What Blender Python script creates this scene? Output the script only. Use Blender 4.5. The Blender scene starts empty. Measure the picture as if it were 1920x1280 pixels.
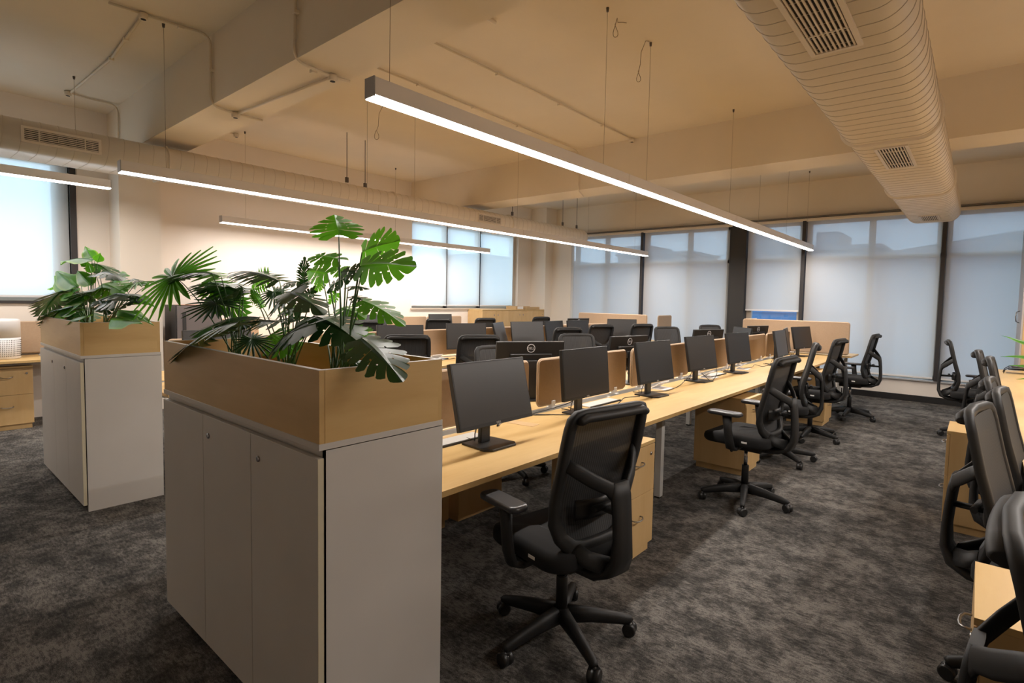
import bpy, bmesh, math, random
from mathutils import Vector, Matrix

PI = math.pi
SC = bpy.context.scene
COL = SC.collection

# ------------------------------------------------------------------ camera
def make_camera():
    cam = bpy.data.cameras.new('camera')
    ob = bpy.data.objects.new('camera', cam)
    COL.objects.link(ob)
    cam.sensor_width = 36.0
    cam.lens = 1013.42 * 36.0 / 1920.0
    cam.shift_x = -35.26 / 1920.0
    cam.shift_y = -18.86 / 1920.0
    cam.clip_start = 0.05
    cam.clip_end = 500
    pitch, roll, yaw = 0.0579, 0.0207, -0.6926
    fwd = Vector((math.sin(yaw) * math.cos(pitch), math.cos(yaw) * math.cos(pitch), -math.sin(pitch)))
    right = Vector((math.cos(yaw), -math.sin(yaw), 0))
    up = right.cross(fwd)
    r2 = math.cos(roll) * right + math.sin(roll) * up
    u2 = -math.sin(roll) * right + math.cos(roll) * up
    m = Matrix((r2, u2, -fwd)).transposed().to_4x4()
    m.translation = Vector((0, 0, 1.5))
    ob.matrix_world = m
    SC.camera = ob
make_camera()

# ------------------------------------------------------------------ world, exposure
def make_world():
    w = bpy.data.worlds.new('sky')
    SC.world = w
    w.use_nodes = True
    nt = w.node_tree
    nt.nodes.clear()
    out = nt.nodes.new('ShaderNodeOutputWorld')
    bg = nt.nodes.new('ShaderNodeBackground')
    tc = nt.nodes.new('ShaderNodeTexCoord')
    sep = nt.nodes.new('ShaderNodeSeparateXYZ')
    mr = nt.nodes.new('ShaderNodeMapRange')
    mr.inputs['From Min'].default_value = 0.45     # the overcast sky is brightest on the side of the left windows
    mr.inputs['From Max'].default_value = -0.9
    mr.inputs['To Min'].default_value = 0.0
    mr.inputs['To Max'].default_value = 1.0
    mix = nt.nodes.new('ShaderNodeMix')
    mix.data_type = 'RGBA'
    mix.inputs[6].default_value = (0.74, 0.93, 1.32, 1)
    mix.inputs[7].default_value = (3.9, 5.3, 6.3, 1)
    nt.links.new(tc.outputs['Generated'], sep.inputs[0])
    nt.links.new(sep.outputs['X'], mr.inputs['Value'])
    nt.links.new(mr.outputs['Result'], mix.inputs[0])
    nt.links.new(mix.outputs[2], bg.inputs['Color'])
    bg.inputs['Strength'].default_value = WORLD_STRENGTH
    nt.links.new(bg.outputs[0], out.inputs[0])
WORLD_STRENGTH = 1.0
LAMP_WATTS_PER_METRE = 17.0
LAMP_COLOUR = (1.0, 0.93, 0.87)
DIFFUSER_GLOW = 14.0
make_world()
SC.view_settings.view_transform = 'Standard'
SC.view_settings.look = 'None'
SC.view_settings.gamma = 1.0
SC.view_settings.use_curve_mapping = False
SC.view_settings.exposure = 0.0
SC.cycles.max_bounces = 10
SC.cycles.diffuse_bounces = 6
SC.cycles.transparent_max_bounces = 16
SC.cycles.sample_clamp_indirect = 6.0
SC.cycles.caustics_reflective = False
SC.cycles.caustics_refractive = False

# ------------------------------------------------------------------ materials
MATS = {}
def mat(name, color, rough=0.6, metal=0.0, spec=0.5, emit=None, noise=None, bump=None, coat=0.0, sheen=0.0):
    """Principled material; noise = (scale xyz, second colour, detail, lo, hi)."""
    m = bpy.data.materials.new(name)
    m.use_nodes = True
    nt = m.node_tree
    b = nt.nodes['Principled BSDF']
    b.inputs['Base Color'].default_value = (*color, 1)
    b.inputs['Roughness'].default_value = rough
    b.inputs['Metallic'].default_value = metal
    b.inputs['Specular IOR Level'].default_value = spec
    if coat:
        b.inputs['Coat Weight'].default_value = coat
        b.inputs['Coat Roughness'].default_value = 0.15
    if sheen:
        b.inputs['Sheen Weight'].default_value = sheen
    if emit:
        b.inputs['Emission Color'].default_value = (*emit[0], 1)
        b.inputs['Emission Strength'].default_value = emit[1]
    if noise or bump:
        tc = nt.nodes.new('ShaderNodeTexCoord')
        mp = nt.nodes.new('ShaderNodeMapping')
        nt.links.new(tc.outputs['Object'], mp.inputs['Vector'])
    if noise:
        sc, c2, det, lo, hi = noise
        mp.inputs['Scale'].default_value = sc
        n = nt.nodes.new('ShaderNodeTexNoise')
        n.inputs['Scale'].default_value = 1.0
        n.inputs['Detail'].default_value = det
        n.inputs['Roughness'].default_value = 0.6
        nt.links.new(mp.outputs[0], n.inputs['Vector'])
        r = nt.nodes.new('ShaderNodeMapRange')
        r.inputs['From Min'].default_value = lo
        r.inputs['From Max'].default_value = hi
        nt.links.new(n.outputs['Fac'], r.inputs['Value'])
        mx = nt.nodes.new('ShaderNodeMix')
        mx.data_type = 'RGBA'
        mx.inputs[6].default_value = (*color, 1)
        mx.inputs[7].default_value = (*c2, 1)
        nt.links.new(r.outputs['Result'], mx.inputs[0])
        nt.links.new(mx.outputs[2], b.inputs['Base Color'])
    if bump:
        bs, strength, dist = bump
        n2 = nt.nodes.new('ShaderNodeTexNoise')
        n2.inputs['Scale'].default_value = bs
        n2.inputs['Detail'].default_value = 3
        nt.links.new(tc.outputs['Object'], n2.inputs['Vector'])
        bp = nt.nodes.new('ShaderNodeBump')
        bp.inputs['Strength'].default_value = strength
        bp.inputs['Distance'].default_value = dist
        nt.links.new(n2.outputs['Fac'], bp.inputs['Height'])
        nt.links.new(bp.outputs[0], b.inputs['Normal'])
    MATS[name] = m
    return m

def N(m): return MATS[m]

mat('maple_x', (0.62, 0.420, 0.178), 0.42, noise=((1.3, 9, 9), (0.53, 0.335, 0.125), 5, 0.35, 0.7))
mat('maple_y', (0.62, 0.420, 0.178), 0.42, noise=((9, 1.3, 9), (0.53, 0.335, 0.125), 5, 0.35, 0.7))
mat('maple_z', (0.61, 0.41, 0.190), 0.42, noise=((9, 9, 1.3), (0.54, 0.345, 0.148), 5, 0.35, 0.7))
mat('maple_edge', (0.50, 0.31, 0.125), 0.5)
mat('white_laminate', (0.60, 0.57, 0.53), 0.45, noise=((3, 3, 3), (0.57, 0.54, 0.50), 2, 0.3, 0.7))
mat('cream_edge', (0.62, 0.56, 0.40), 0.5)
mat('white_metal', (0.62, 0.61, 0.58), 0.35)
mat('white_plastic', (0.72, 0.70, 0.69), 0.4)
mat('grey_panel', (0.30, 0.28, 0.29), 0.5)
mat('dark_plastic', (0.011, 0.0105, 0.0102), 0.58, bump=(900, 0.15, 0.0004))
mat('smooth_plastic', (0.016, 0.0155, 0.015), 0.38)
mat('arm_pad', (0.035, 0.034, 0.036), 0.3, spec=0.7)
mat('black_fabric', (0.0085, 0.008, 0.008), 0.95, bump=(1200, 0.3, 0.0008))
mat('chrome', (0.6, 0.6, 0.62), 0.18, metal=1.0)
mat('handle_metal', (0.30, 0.29, 0.28), 0.3, metal=1.0)
mat('lock_metal', (0.45, 0.44, 0.45), 0.25, metal=1.0)
mat('screen_black', (0.022, 0.021, 0.021), 0.32, spec=0.6)
mat('monitor_black', (0.010, 0.010, 0.010), 0.4)
mat('logo_white', (0.55, 0.55, 0.56), 0.35)
mat('partition_fabric', (0.42, 0.30, 0.20), 0.9, bump=(700, 0.2, 0.0006), noise=((60, 60, 60), (0.39, 0.275, 0.182), 3, 0.3, 0.7))
mat('partition_rim', (0.56, 0.42, 0.29), 0.7)
mat('wall_paint', (0.80, 0.73, 0.655), 0.75, bump=(60, 0.08, 0.001))
mat('pillar_paint', (0.78, 0.71, 0.62), 0.75, bump=(60, 0.08, 0.001))
mat('ceiling_bounce_tint', (0.76, 0.675, 0.545), 0.8, noise=((0.9, 0.9, 0.9), (0.71, 0.62, 0.49), 4, 0.3, 0.75), bump=(14, 0.12, 0.004))  # warm bounce from the wood is put into this tan base colour
mat('conduit_paint', (0.74, 0.65, 0.52), 0.6)
mat('duct_paint', (0.74, 0.655, 0.54), 0.38, spec=0.6)
mat('duct_seam', (0.56, 0.48, 0.38), 0.6)
mat('grille_white', (0.66, 0.58, 0.48), 0.45)
mat('grille_dark', (0.012, 0.009, 0.008), 0.8)
mat('frame_dark', (0.028, 0.024, 0.024), 0.5)
mat('frame_alu', (0.55, 0.47, 0.38), 0.5)
mat('rail_alu', (0.20, 0.185, 0.17), 0.25, metal=0.9)
mat('sill_alu', (0.55, 0.56, 0.58), 0.35, metal=0.4)
mat('baseboard_black', (0.010, 0.009, 0.009), 0.5)
mat('column_black', (0.022, 0.020, 0.018), 0.45)
mat('lamp_housing', (0.86, 0.83, 0.83), 0.4)
mat('lamp_cap', (0.42, 0.42, 0.44), 0.35)
mat('cable_black', (0.012, 0.012, 0.012), 0.5)
mat('cable_wire', (0.30, 0.23, 0.15), 0.5)
mat('rod_steel', (0.13, 0.11, 0.10), 0.4, metal=0.6)
mat('card_brown', (0.50, 0.33, 0.16), 0.8)
mat('paper_white', (0.75, 0.73, 0.70), 0.8)
mat('fridge_grey', (0.18, 0.16, 0.16), 0.4, metal=0.3)
mat('fridge_dark', (0.03, 0.028, 0.028), 0.5)
mat('copper', (0.55, 0.25, 0.13), 0.4, metal=0.6)
mat('terracotta', (0.33, 0.07, 0.035), 0.8)
mat('soil', (0.03, 0.02, 0.012), 0.95)
mat('stem_green', (0.035, 0.11, 0.02), 0.5)
mat('cabinet_grey', (0.40, 0.37, 0.36), 0.5)
mat('concrete_far', (0.30, 0.36, 0.44), 0.9)
mat('blue_far', (0.055, 0.125, 0.24), 0.8)
mat('ground_far', (0.20, 0.21, 0.22), 0.95)

def mat_diffuser():
    m = bpy.data.materials.new('lamp_diffuser')
    m.use_nodes = True
    b = m.node_tree.nodes['Principled BSDF']
    b.inputs['Base Color'].default_value = (0.9, 0.88, 0.86, 1)
    b.inputs['Emission Color'].default_value = (1.0, 0.93, 0.88, 1)
    b.inputs['Emission Strength'].default_value = DIFFUSER_GLOW
    MATS['lamp_diffuser'] = m
mat_diffuser()

def mat_carpet():
    m = bpy.data.materials.new('carpet')
    m.use_nodes = True
    nt = m.node_tree
    b = nt.nodes['Principled BSDF']
    b.inputs['Roughness'].default_value = 0.95
    b.inputs['Specular IOR Level'].default_value = 0.15
    tc = nt.nodes.new('ShaderNodeTexCoord')
    def noise(scale, detail, rough=0.6):
        mp = nt.nodes.new('ShaderNodeMapping')
        mp.inputs['Scale'].default_value = scale
        nt.links.new(tc.outputs['Object'], mp.inputs['Vector'])
        n = nt.nodes.new('ShaderNodeTexNoise')
        n.inputs['Scale'].default_value = 1
        n.inputs['Detail'].default_value = detail
        n.inputs['Roughness'].default_value = rough
        nt.links.new(mp.outputs[0], n.inputs['Vector'])
        return n.outputs['Fac']
    def ramp(v, a, c, x, y):
        r = nt.nodes.new('ShaderNodeMapRange')
        r.inputs['From Min'].default_value = a
        r.inputs['From Max'].default_value = c
        r.inputs['To Min'].default_value = x
        r.inputs['To Max'].default_value = y
        nt.links.new(v, r.inputs['Value'])
        return r.outputs['Result']
    def mul(p, q):
        n = nt.nodes.new('ShaderNodeMath')
        n.operation = 'MULTIPLY'
        nt.links.new(p, n.inputs[0])
        nt.links.new(q, n.inputs[1])
        return n.outputs[0]
    # tile planks: every 0.25 x 1 m plank has a tone of its own
    br = nt.nodes.new('ShaderNodeTexBrick')
    mpb = nt.nodes.new('ShaderNodeMapping')
    mpb.inputs['Rotation'].default_value = (0, 0, 0)
    nt.links.new(tc.outputs['Object'], mpb.inputs['Vector'])
    nt.links.new(mpb.outputs[0], br.inputs['Vector'])
    br.inputs['Scale'].default_value = 1.0
    br.inputs['Brick Width'].default_value = 1.0
    br.inputs['Row Height'].default_value = 0.25
    br.inputs['Mortar Size'].default_value = 0.0
    br.inputs['Color1'].default_value = (0.75, 0.75, 0.75, 1)
    br.inputs['Color2'].default_value = (1.15, 1.15, 1.15, 1)
    sepc = nt.nodes.new('ShaderNodeSeparateColor')
    nt.links.new(br.outputs['Color'], sepc.inputs[0])
    big = ramp(noise((2.9, 3.4, 1), 8, 0.72), 0.38, 0.62, 0.45, 1.5)
    streak = ramp(noise((26, 80, 1), 4, 0.7), 0.36, 0.64, 0.42, 1.6)
    fine = ramp(noise((170, 330, 1), 3, 0.7), 0.32, 0.68, 0.25, 1.75)
    mid = ramp(noise((11, 10, 1), 6, 0.72), 0.40, 0.60, 0.55, 1.5)
    v = mul(mul(mul(big, streak), mid), mul(fine, sepc.outputs[0]))
    mx = nt.nodes.new('ShaderNodeMix')
    mx.data_type = 'RGBA'
    mx.inputs[6].default_value = (0.010, 0.0105, 0.0105, 1)
    mx.inputs[7].default_value = (0.205, 0.189, 0.172, 1)
    mx.clamp_factor = False
    nt.links.new(ramp(v, 0.0, 2.0, 0.0, 1.0), mx.inputs[0])
    nt.links.new(mx.outputs[2], b.inputs['Base Color'])
    bp = nt.nodes.new('ShaderNodeBump')
    bp.inputs['Strength'].default_value = 0.4
    bp.inputs['Distance'].default_value = 0.004
    nt.links.new(fine, bp.inputs['Height'])
    nt.links.new(bp.outputs[0], b.inputs['Normal'])
    MATS['carpet'] = m
mat_carpet()

def mat_mesh_fabric():
    """Black knitted chair mesh with fine vertical ribs, slightly see-through."""
    m = bpy.data.materials.new('chair_mesh')
    m.use_nodes = True
    nt = m.node_tree
    b = nt.nodes['Principled BSDF']
    out = nt.nodes['Material Output']
    b.inputs['Roughness'].default_value = 0.7
    tc = nt.nodes.new('ShaderNodeTexCoord')
    wv = nt.nodes.new('ShaderNodeTexWave')
    wv.wave_type = 'BANDS'
    wv.bands_direction = 'X'
    wv.inputs['Scale'].default_value = 26.0
    nt.links.new(tc.outputs['Object'], wv.inputs['Vector'])
    mx = nt.nodes.new('ShaderNodeMix')
    mx.data_type = 'RGBA'
    mx.inputs[6].default_value = (0.010, 0.0098, 0.0098, 1)
    mx.inputs[7].default_value = (0.040, 0.039, 0.039, 1)
    nt.links.new(wv.outputs['Fac'], mx.inputs[0])
    nt.links.new(mx.outputs[2], b.inputs['Base Color'])
    tr = nt.nodes.new('ShaderNodeBsdfTransparent')
    ms = nt.nodes.new('ShaderNodeMixShader')
    ms.inputs[0].default_value = 0.02
    nt.links.new(b.outputs[0], ms.inputs[1])
    nt.links.new(tr.outputs[0], ms.inputs[2])
    nt.links.new(ms.outputs[0], out.inputs['Surface'])
    MATS['chair_mesh'] = m
mat_mesh_fabric()

def mat_blind():
    m = bpy.data.materials.new('blind_fabric')
    m.use_nodes = True
    nt = m.node_tree
    nt.nodes.clear()
    out = nt.nodes.new('ShaderNodeOutputMaterial')
    df = nt.nodes.new('ShaderNodeBsdfDiffuse')
    df.inputs['Color'].default_value = (0.74, 0.72, 0.69, 1)
    tl = nt.nodes.new('ShaderNodeBsdfTranslucent')
    tl.inputs['Color'].default_value = (0.74, 0.71, 0.675, 1)
    tr = nt.nodes.new('ShaderNodeBsdfTransparent')
    tr.inputs['Color'].default_value = (0.95, 0.96, 1, 1)
    m1 = nt.nodes.new('ShaderNodeMixShader')
    m1.inputs[0].default_value = 0.5
    m2 = nt.nodes.new('ShaderNodeMixShader')
    m2.inputs[0].default_value = 0.28
    nt.links.new(df.outputs[0], m1.inputs[1])
    nt.links.new(tl.outputs[0], m1.inputs[2])
    nt.links.new(m1.outputs[0], m2.inputs[1])
    nt.links.new(tr.outputs[0], m2.inputs[2])
    nt.links.new(m2.outputs[0], out.inputs['Surface'])
    MATS['blind_fabric'] = m
mat_blind()

def mat_glass():
    m = bpy.data.materials.new('window_glass')
    m.use_nodes = True
    nt = m.node_tree
    nt.nodes.clear()
    out = nt.nodes.new('ShaderNodeOutputMaterial')
    gl = nt.nodes.new('ShaderNodeBsdfGlossy')
    gl.inputs['Roughness'].default_value = 0.02
    tr = nt.nodes.new('ShaderNodeBsdfTransparent')
    tr.inputs['Color'].default_value = (0.90, 0.95, 0.97, 1)
    m1 = nt.nodes.new('ShaderNodeMixShader')
    m1.inputs[0].default_value = 0.06
    nt.links.new(tr.outputs[0], m1.inputs[1])
    nt.links.new(gl.outputs[0], m1.inputs[2])
    nt.links.new(m1.outputs[0], out.inputs['Surface'])
    MATS['window_glass'] = m
mat_glass()

def mat_leaf(name, c1, c2, edge, rough, transl):
    """Leaf: colour runs from midrib to margin by the leaf's own UV (v = 0 midrib, 1 margin)."""
    m = bpy.data.materials.new(name)
    m.use_nodes = True
    nt = m.node_tree
    b = nt.nodes['Principled BSDF']
    out = nt.nodes['Material Output']
    b.inputs['Roughness'].default_value = rough
    b.inputs['Specular IOR Level'].default_value = 0.5
    uv = nt.nodes.new('ShaderNodeUVMap')
    uv.uv_map = 'leaf'
    sep = nt.nodes.new('ShaderNodeSeparateXYZ')
    nt.links.new(uv.outputs[0], sep.inputs[0])
    tc = nt.nodes.new('ShaderNodeTexCoord')
    n = nt.nodes.new('ShaderNodeTexNoise')
    n.inputs['Scale'].default_value = 45
    n.inputs['Detail'].default_value = 3
    nt.links.new(tc.outputs['Object'], n.inputs['Vector'])
    mx = nt.nodes.new('ShaderNodeMix')
    mx.data_type = 'RGBA'
    mx.inputs[6].default_value = (*c1, 1)
    mx.inputs[7].default_value = (*c2, 1)
    nt.links.new(n.outputs['Fac'], mx.inputs[0])
    r = nt.nodes.new('ShaderNodeMapRange')
    r.inputs['From Min'].default_value = 0.72
    r.inputs['From Max'].default_value = 0.95
    nt.links.new(sep.outputs['Y'], r.inputs['Value'])
    m2 = nt.nodes.new('ShaderNodeMix')
    m2.data_type = 'RGBA'
    m2.inputs[7].default_value = (*edge, 1)
    nt.links.new(mx.outputs[2], m2.inputs[6])
    nt.links.new(r.outputs['Result'], m2.inputs[0])
    # a pale midrib
    r2 = nt.nodes.new('ShaderNodeMapRange')
    r2.inputs['From Min'].default_value = 0.06
    r2.inputs['From Max'].default_value = 0.0
    nt.links.new(sep.outputs['Y'], r2.inputs['Value'])
    m3 = nt.nodes.new('ShaderNodeMix')
    m3.data_type = 'RGBA'
    m3.inputs[7].default_value = (c2[0] * 1.6, c2[1] * 1.5, c2[2] * 1.5, 1)
    nt.links.new(m2.outputs[2], m3.inputs[6])
    nt.links.new(r2.outputs['Result'], m3.inputs[0])
    nt.links.new(m3.outputs[2], b.inputs['Base Color'])
    tl = nt.nodes.new('ShaderNodeBsdfTranslucent')
    tl.inputs['Color'].default_value = (c2[0] * 2.2, c2[1] * 2.2, c2[2] * 1.2, 1)
    ms = nt.nodes.new('ShaderNodeMixShader')
    ms.inputs[0].default_value = transl
    nt.links.new(b.outputs[0], ms.inputs[1])
    nt.links.new(tl.outputs[0], ms.inputs[2])
    nt.links.new(ms.outputs[0], out.inputs['Surface'])
    MATS[name] = m
mat_leaf('leaf_bright', (0.045, 0.190, 0.010), (0.095, 0.310, 0.022), (0.08, 0.28, 0.02), 0.45, 0.32)
mat_leaf('leaf_dark', (0.010, 0.042, 0.010), (0.020, 0.075, 0.016), (0.018, 0.06, 0.014), 0.36, 0.12)
mat_leaf('leaf_variegated', (0.038, 0.165, 0.010), (0.080, 0.280, 0.018), (0.28, 0.50, 0.040), 0.45, 0.28)

# ------------------------------------------------------------------ mesh helpers
class MB:
    """Collects shapes; build() links them as ONE mesh object."""
    def __init__(self):
        self.bm = bmesh.new()
    def faces_from(self, verts, faces, smooth=False):
        vs = [self.bm.verts.new(v) for v in verts]
        fs = []
        for f in faces:
            try:
                fc = self.bm.faces.new([vs[i] for i in f])
                fc.smooth = smooth
                fs.append(fc)
            except ValueError:
                pass
        return vs, fs
    def box(self, x0, x1, y0, y1, z0, z1, bevel=0.0, seg=2, mtx=None):
        if x0 > x1: x0, x1 = x1, x0
        if y0 > y1: y0, y1 = y1, y0
        if z0 > z1: z0, z1 = z1, z0
        vs = [(x, y, z) for z in (z0, z1) for y in (y0, y1) for x in (x0, x1)]
        if mtx: vs = [mtx @ Vector(v) for v in vs]
        v, f = self.faces_from(vs, [(0, 2, 3, 1), (4, 5, 7, 6), (0, 1, 5, 4), (2, 6, 7, 3), (0, 4, 6, 2), (1, 3, 7, 5)])
        if bevel:
            es = list({e for fc in f for e in fc.edges})
            r = bmesh.ops.bevel(self.bm, geom=es, offset=bevel, segments=seg, profile=0.6, affect='EDGES')
            for fc in r['faces']: fc.smooth = True
        return self
    def sweep(self, pts, w, h=None, n=8, up=(0, 0, 1), closed=False, caps=True, square=False, twist=None):
        """Sweep an ellipse (or rounded square) w wide and h thick along pts; w, h scalars or per-point lists."""
        P = [Vector(p) for p in pts]
        k = len(P)
        W = w if isinstance(w, (list, tuple)) else [w] * k
        H = W if h is None else (h if isinstance(h, (list, tuple)) else [h] * k)
        up = Vector(up)
        rings = []
        for i in range(k):
            if closed:
                t = P[(i + 1) % k] - P[i - 1]
            else:
                t = P[min(i + 1, k - 1)] - P[max(i - 1, 0)]
            t.normalize()
            u = up if not callable(twist) else Vector(twist(i))
            s = t.cross(u)
            if s.length < 1e-4: s = t.cross(Vector((1, 0, 0.01)))
            s.normalize()
            b = s.cross(t).normalized()
            ring = []
            for j in range(n):
                a = 2 * PI * (j + 0.5) / n
                c, d = math.cos(a), math.sin(a)
                if square:
                    m_ = max(abs(c), abs(d))
                    q = 0.45
                    c, d = c / m_ * (1 - q) + c * q, d / m_ * (1 - q) + d * q
                ring.append(self.bm.verts.new(P[i] + s * (c * W[i] / 2) + b * (d * H[i] / 2)))
            rings.append(ring)
        cnt = k if closed else k - 1
        for i in range(cnt):
            a, b = rings[i], rings[(i + 1) % k]
            for j in range(n):
                f = self.bm.faces.new((a[j], a[(j + 1) % n], b[(j + 1) % n], b[j]))
                f.smooth = True
        if caps and not closed:
            self.bm.faces.new(list(reversed(rings[0])))
            self.bm.faces.new(rings[-1])
        return self
    def lathe(self, prof, n=16, mtx=None, cap=True):
        """prof: list of (r, z) going up."""
        rings = []
        for r, z in prof:
            ring = []
            for j in range(n):
                a = 2 * PI * j / n
                v = Vector((r * math.cos(a), r * math.sin(a), z))
                if mtx: v = mtx @ v
                ring.append(self.bm.verts.new(v))
            rings.append(ring)
        for i in range(len(rings) - 1):
            for j in range(n):
                f = self.bm.faces.new((rings[i][j], rings[i][(j + 1) % n], rings[i + 1][(j + 1) % n], rings[i + 1][j]))
                f.smooth = True
        if cap:
            self.bm.faces.new(list(reversed(rings[0])))
            self.bm.faces.new(rings[-1])
        return self
    def prism(self, poly, lo, hi, axis='z', bevel=0.0):
        """Extrude a 2D polygon between lo and hi along an axis."""
        def p(a, b, c):
            return {'z': (a, b, c), 'y': (a, c, b), 'x': (c, a, b)}[axis]
        n = len(poly)
        v = [p(a, b, lo) for a, b in poly] + [p(a, b, hi) for a, b in poly]
        fs = [tuple(range(n))[::-1], tuple(range(n, 2 * n))] + [(i, (i + 1) % n, n + (i + 1) % n, n + i) for i in range(n)]
        vs, f = self.faces_from(v, fs)
        if bevel:
            es = [e for e in f[1].edges] + [e for e in f[0].edges]
            bmesh.ops.bevel(self.bm, geom=es, offset=bevel, segments=2, profile=0.6, affect='EDGES')
        return self
    def layers(self, outline, lay):
        """Stack scaled copies of a 2D outline: lay = [(z, inset)] ; top and bottom closed."""
        rings = []
        for z, ins in lay:
            ring = []
            for x, y in outline:
                l = math.hypot(x, y)
                k = (l - ins) / l
                zz = z(x, y) if callable(z) else z
                ring.append(self.bm.verts.new((x * k, y * k, zz)))
            rings.append(ring)
        n = len(outline)
        for i in range(len(rings) - 1):
            for j in range(n):
                f = self.bm.faces.new((rings[i][j], rings[i][(j + 1) % n], rings[i + 1][(j + 1) % n], rings[i + 1][j]))
                f.smooth = True
        self.bm.faces.new(list(reversed(rings[0])))
        self.bm.faces.new(rings[-1])
        return self
    def build(self, name, m, parent=None, loc=None):
        bmesh.ops.recalc_face_normals(self.bm, faces=self.bm.faces[:])
        me = bpy.data.meshes.new(name)
        self.bm.to_mesh(me)
        self.bm.free()
        ms = m if isinstance(m, (list, tuple)) else [m]
        for q in ms: me.materials.append(MATS[q])
        o = bpy.data.objects.new(name, me)
        COL.objects.link(o)
        if parent: o.parent = parent
        if loc: o.location = loc
        return o

def rrect(x0, x1, y0, y1, r, n=5):
    pts = []
    for cx, cy, a0 in ((x1 - r, y1 - r, 0), (x0 + r, y1 - r, 90), (x0 + r, y0 + r, 180), (x1 - r, y0 + r, 270)):
        for i in range(n + 1):
            a = math.radians(a0 + 90 * i / n)
            pts.append((cx + r * math.cos(a), cy + r * math.sin(a)))
    return pts

def tag(o, label, cat, group=None, kind=None):
    if label: o['label'] = label
    if cat: o['category'] = cat
    if group: o['group'] = group
    if kind: o['kind'] = kind
    return o
def struct(o, label=None, cat=None):
    o['kind'] = 'structure'
    if label: o['label'] = label
    if cat: o['category'] = cat
    return o
def empty(name, loc=(0, 0, 0), rz=0.0):
    o = bpy.data.objects.new(name, None)
    o.empty_display_size = 0.1
    COL.objects.link(o)
    o.location = loc
    o.rotation_euler = (0, 0, rz)
    return o
CHILDREN = {}
def copy_tree(o, parent=None):
    c = o.copy()
    COL.objects.link(c)
    if parent: c.parent = parent
    for ch in [q for q in bpy.data.objects if q.parent == o]:
        copy_tree(ch, c)
    return c
def arc(p0, p1, sag, n=8, ax=(0, 0, -1)):
    a, b, d = Vector(p0), Vector(p1), Vector(ax)
    return [a.lerp(b, i / n) + d * sag * 4 * (i / n) * (1 - i / n) for i in range(n + 1)]

# ------------------------------------------------------------------ room shell
XL, YW, ZC = -8.5, 10.6, 3.70          # left wall, window wall, ceiling
ZB = 3.12                              # underside of the beams
XR, YB = 3.2, -3.0                     # right and rear walls, outside the photograph

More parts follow.
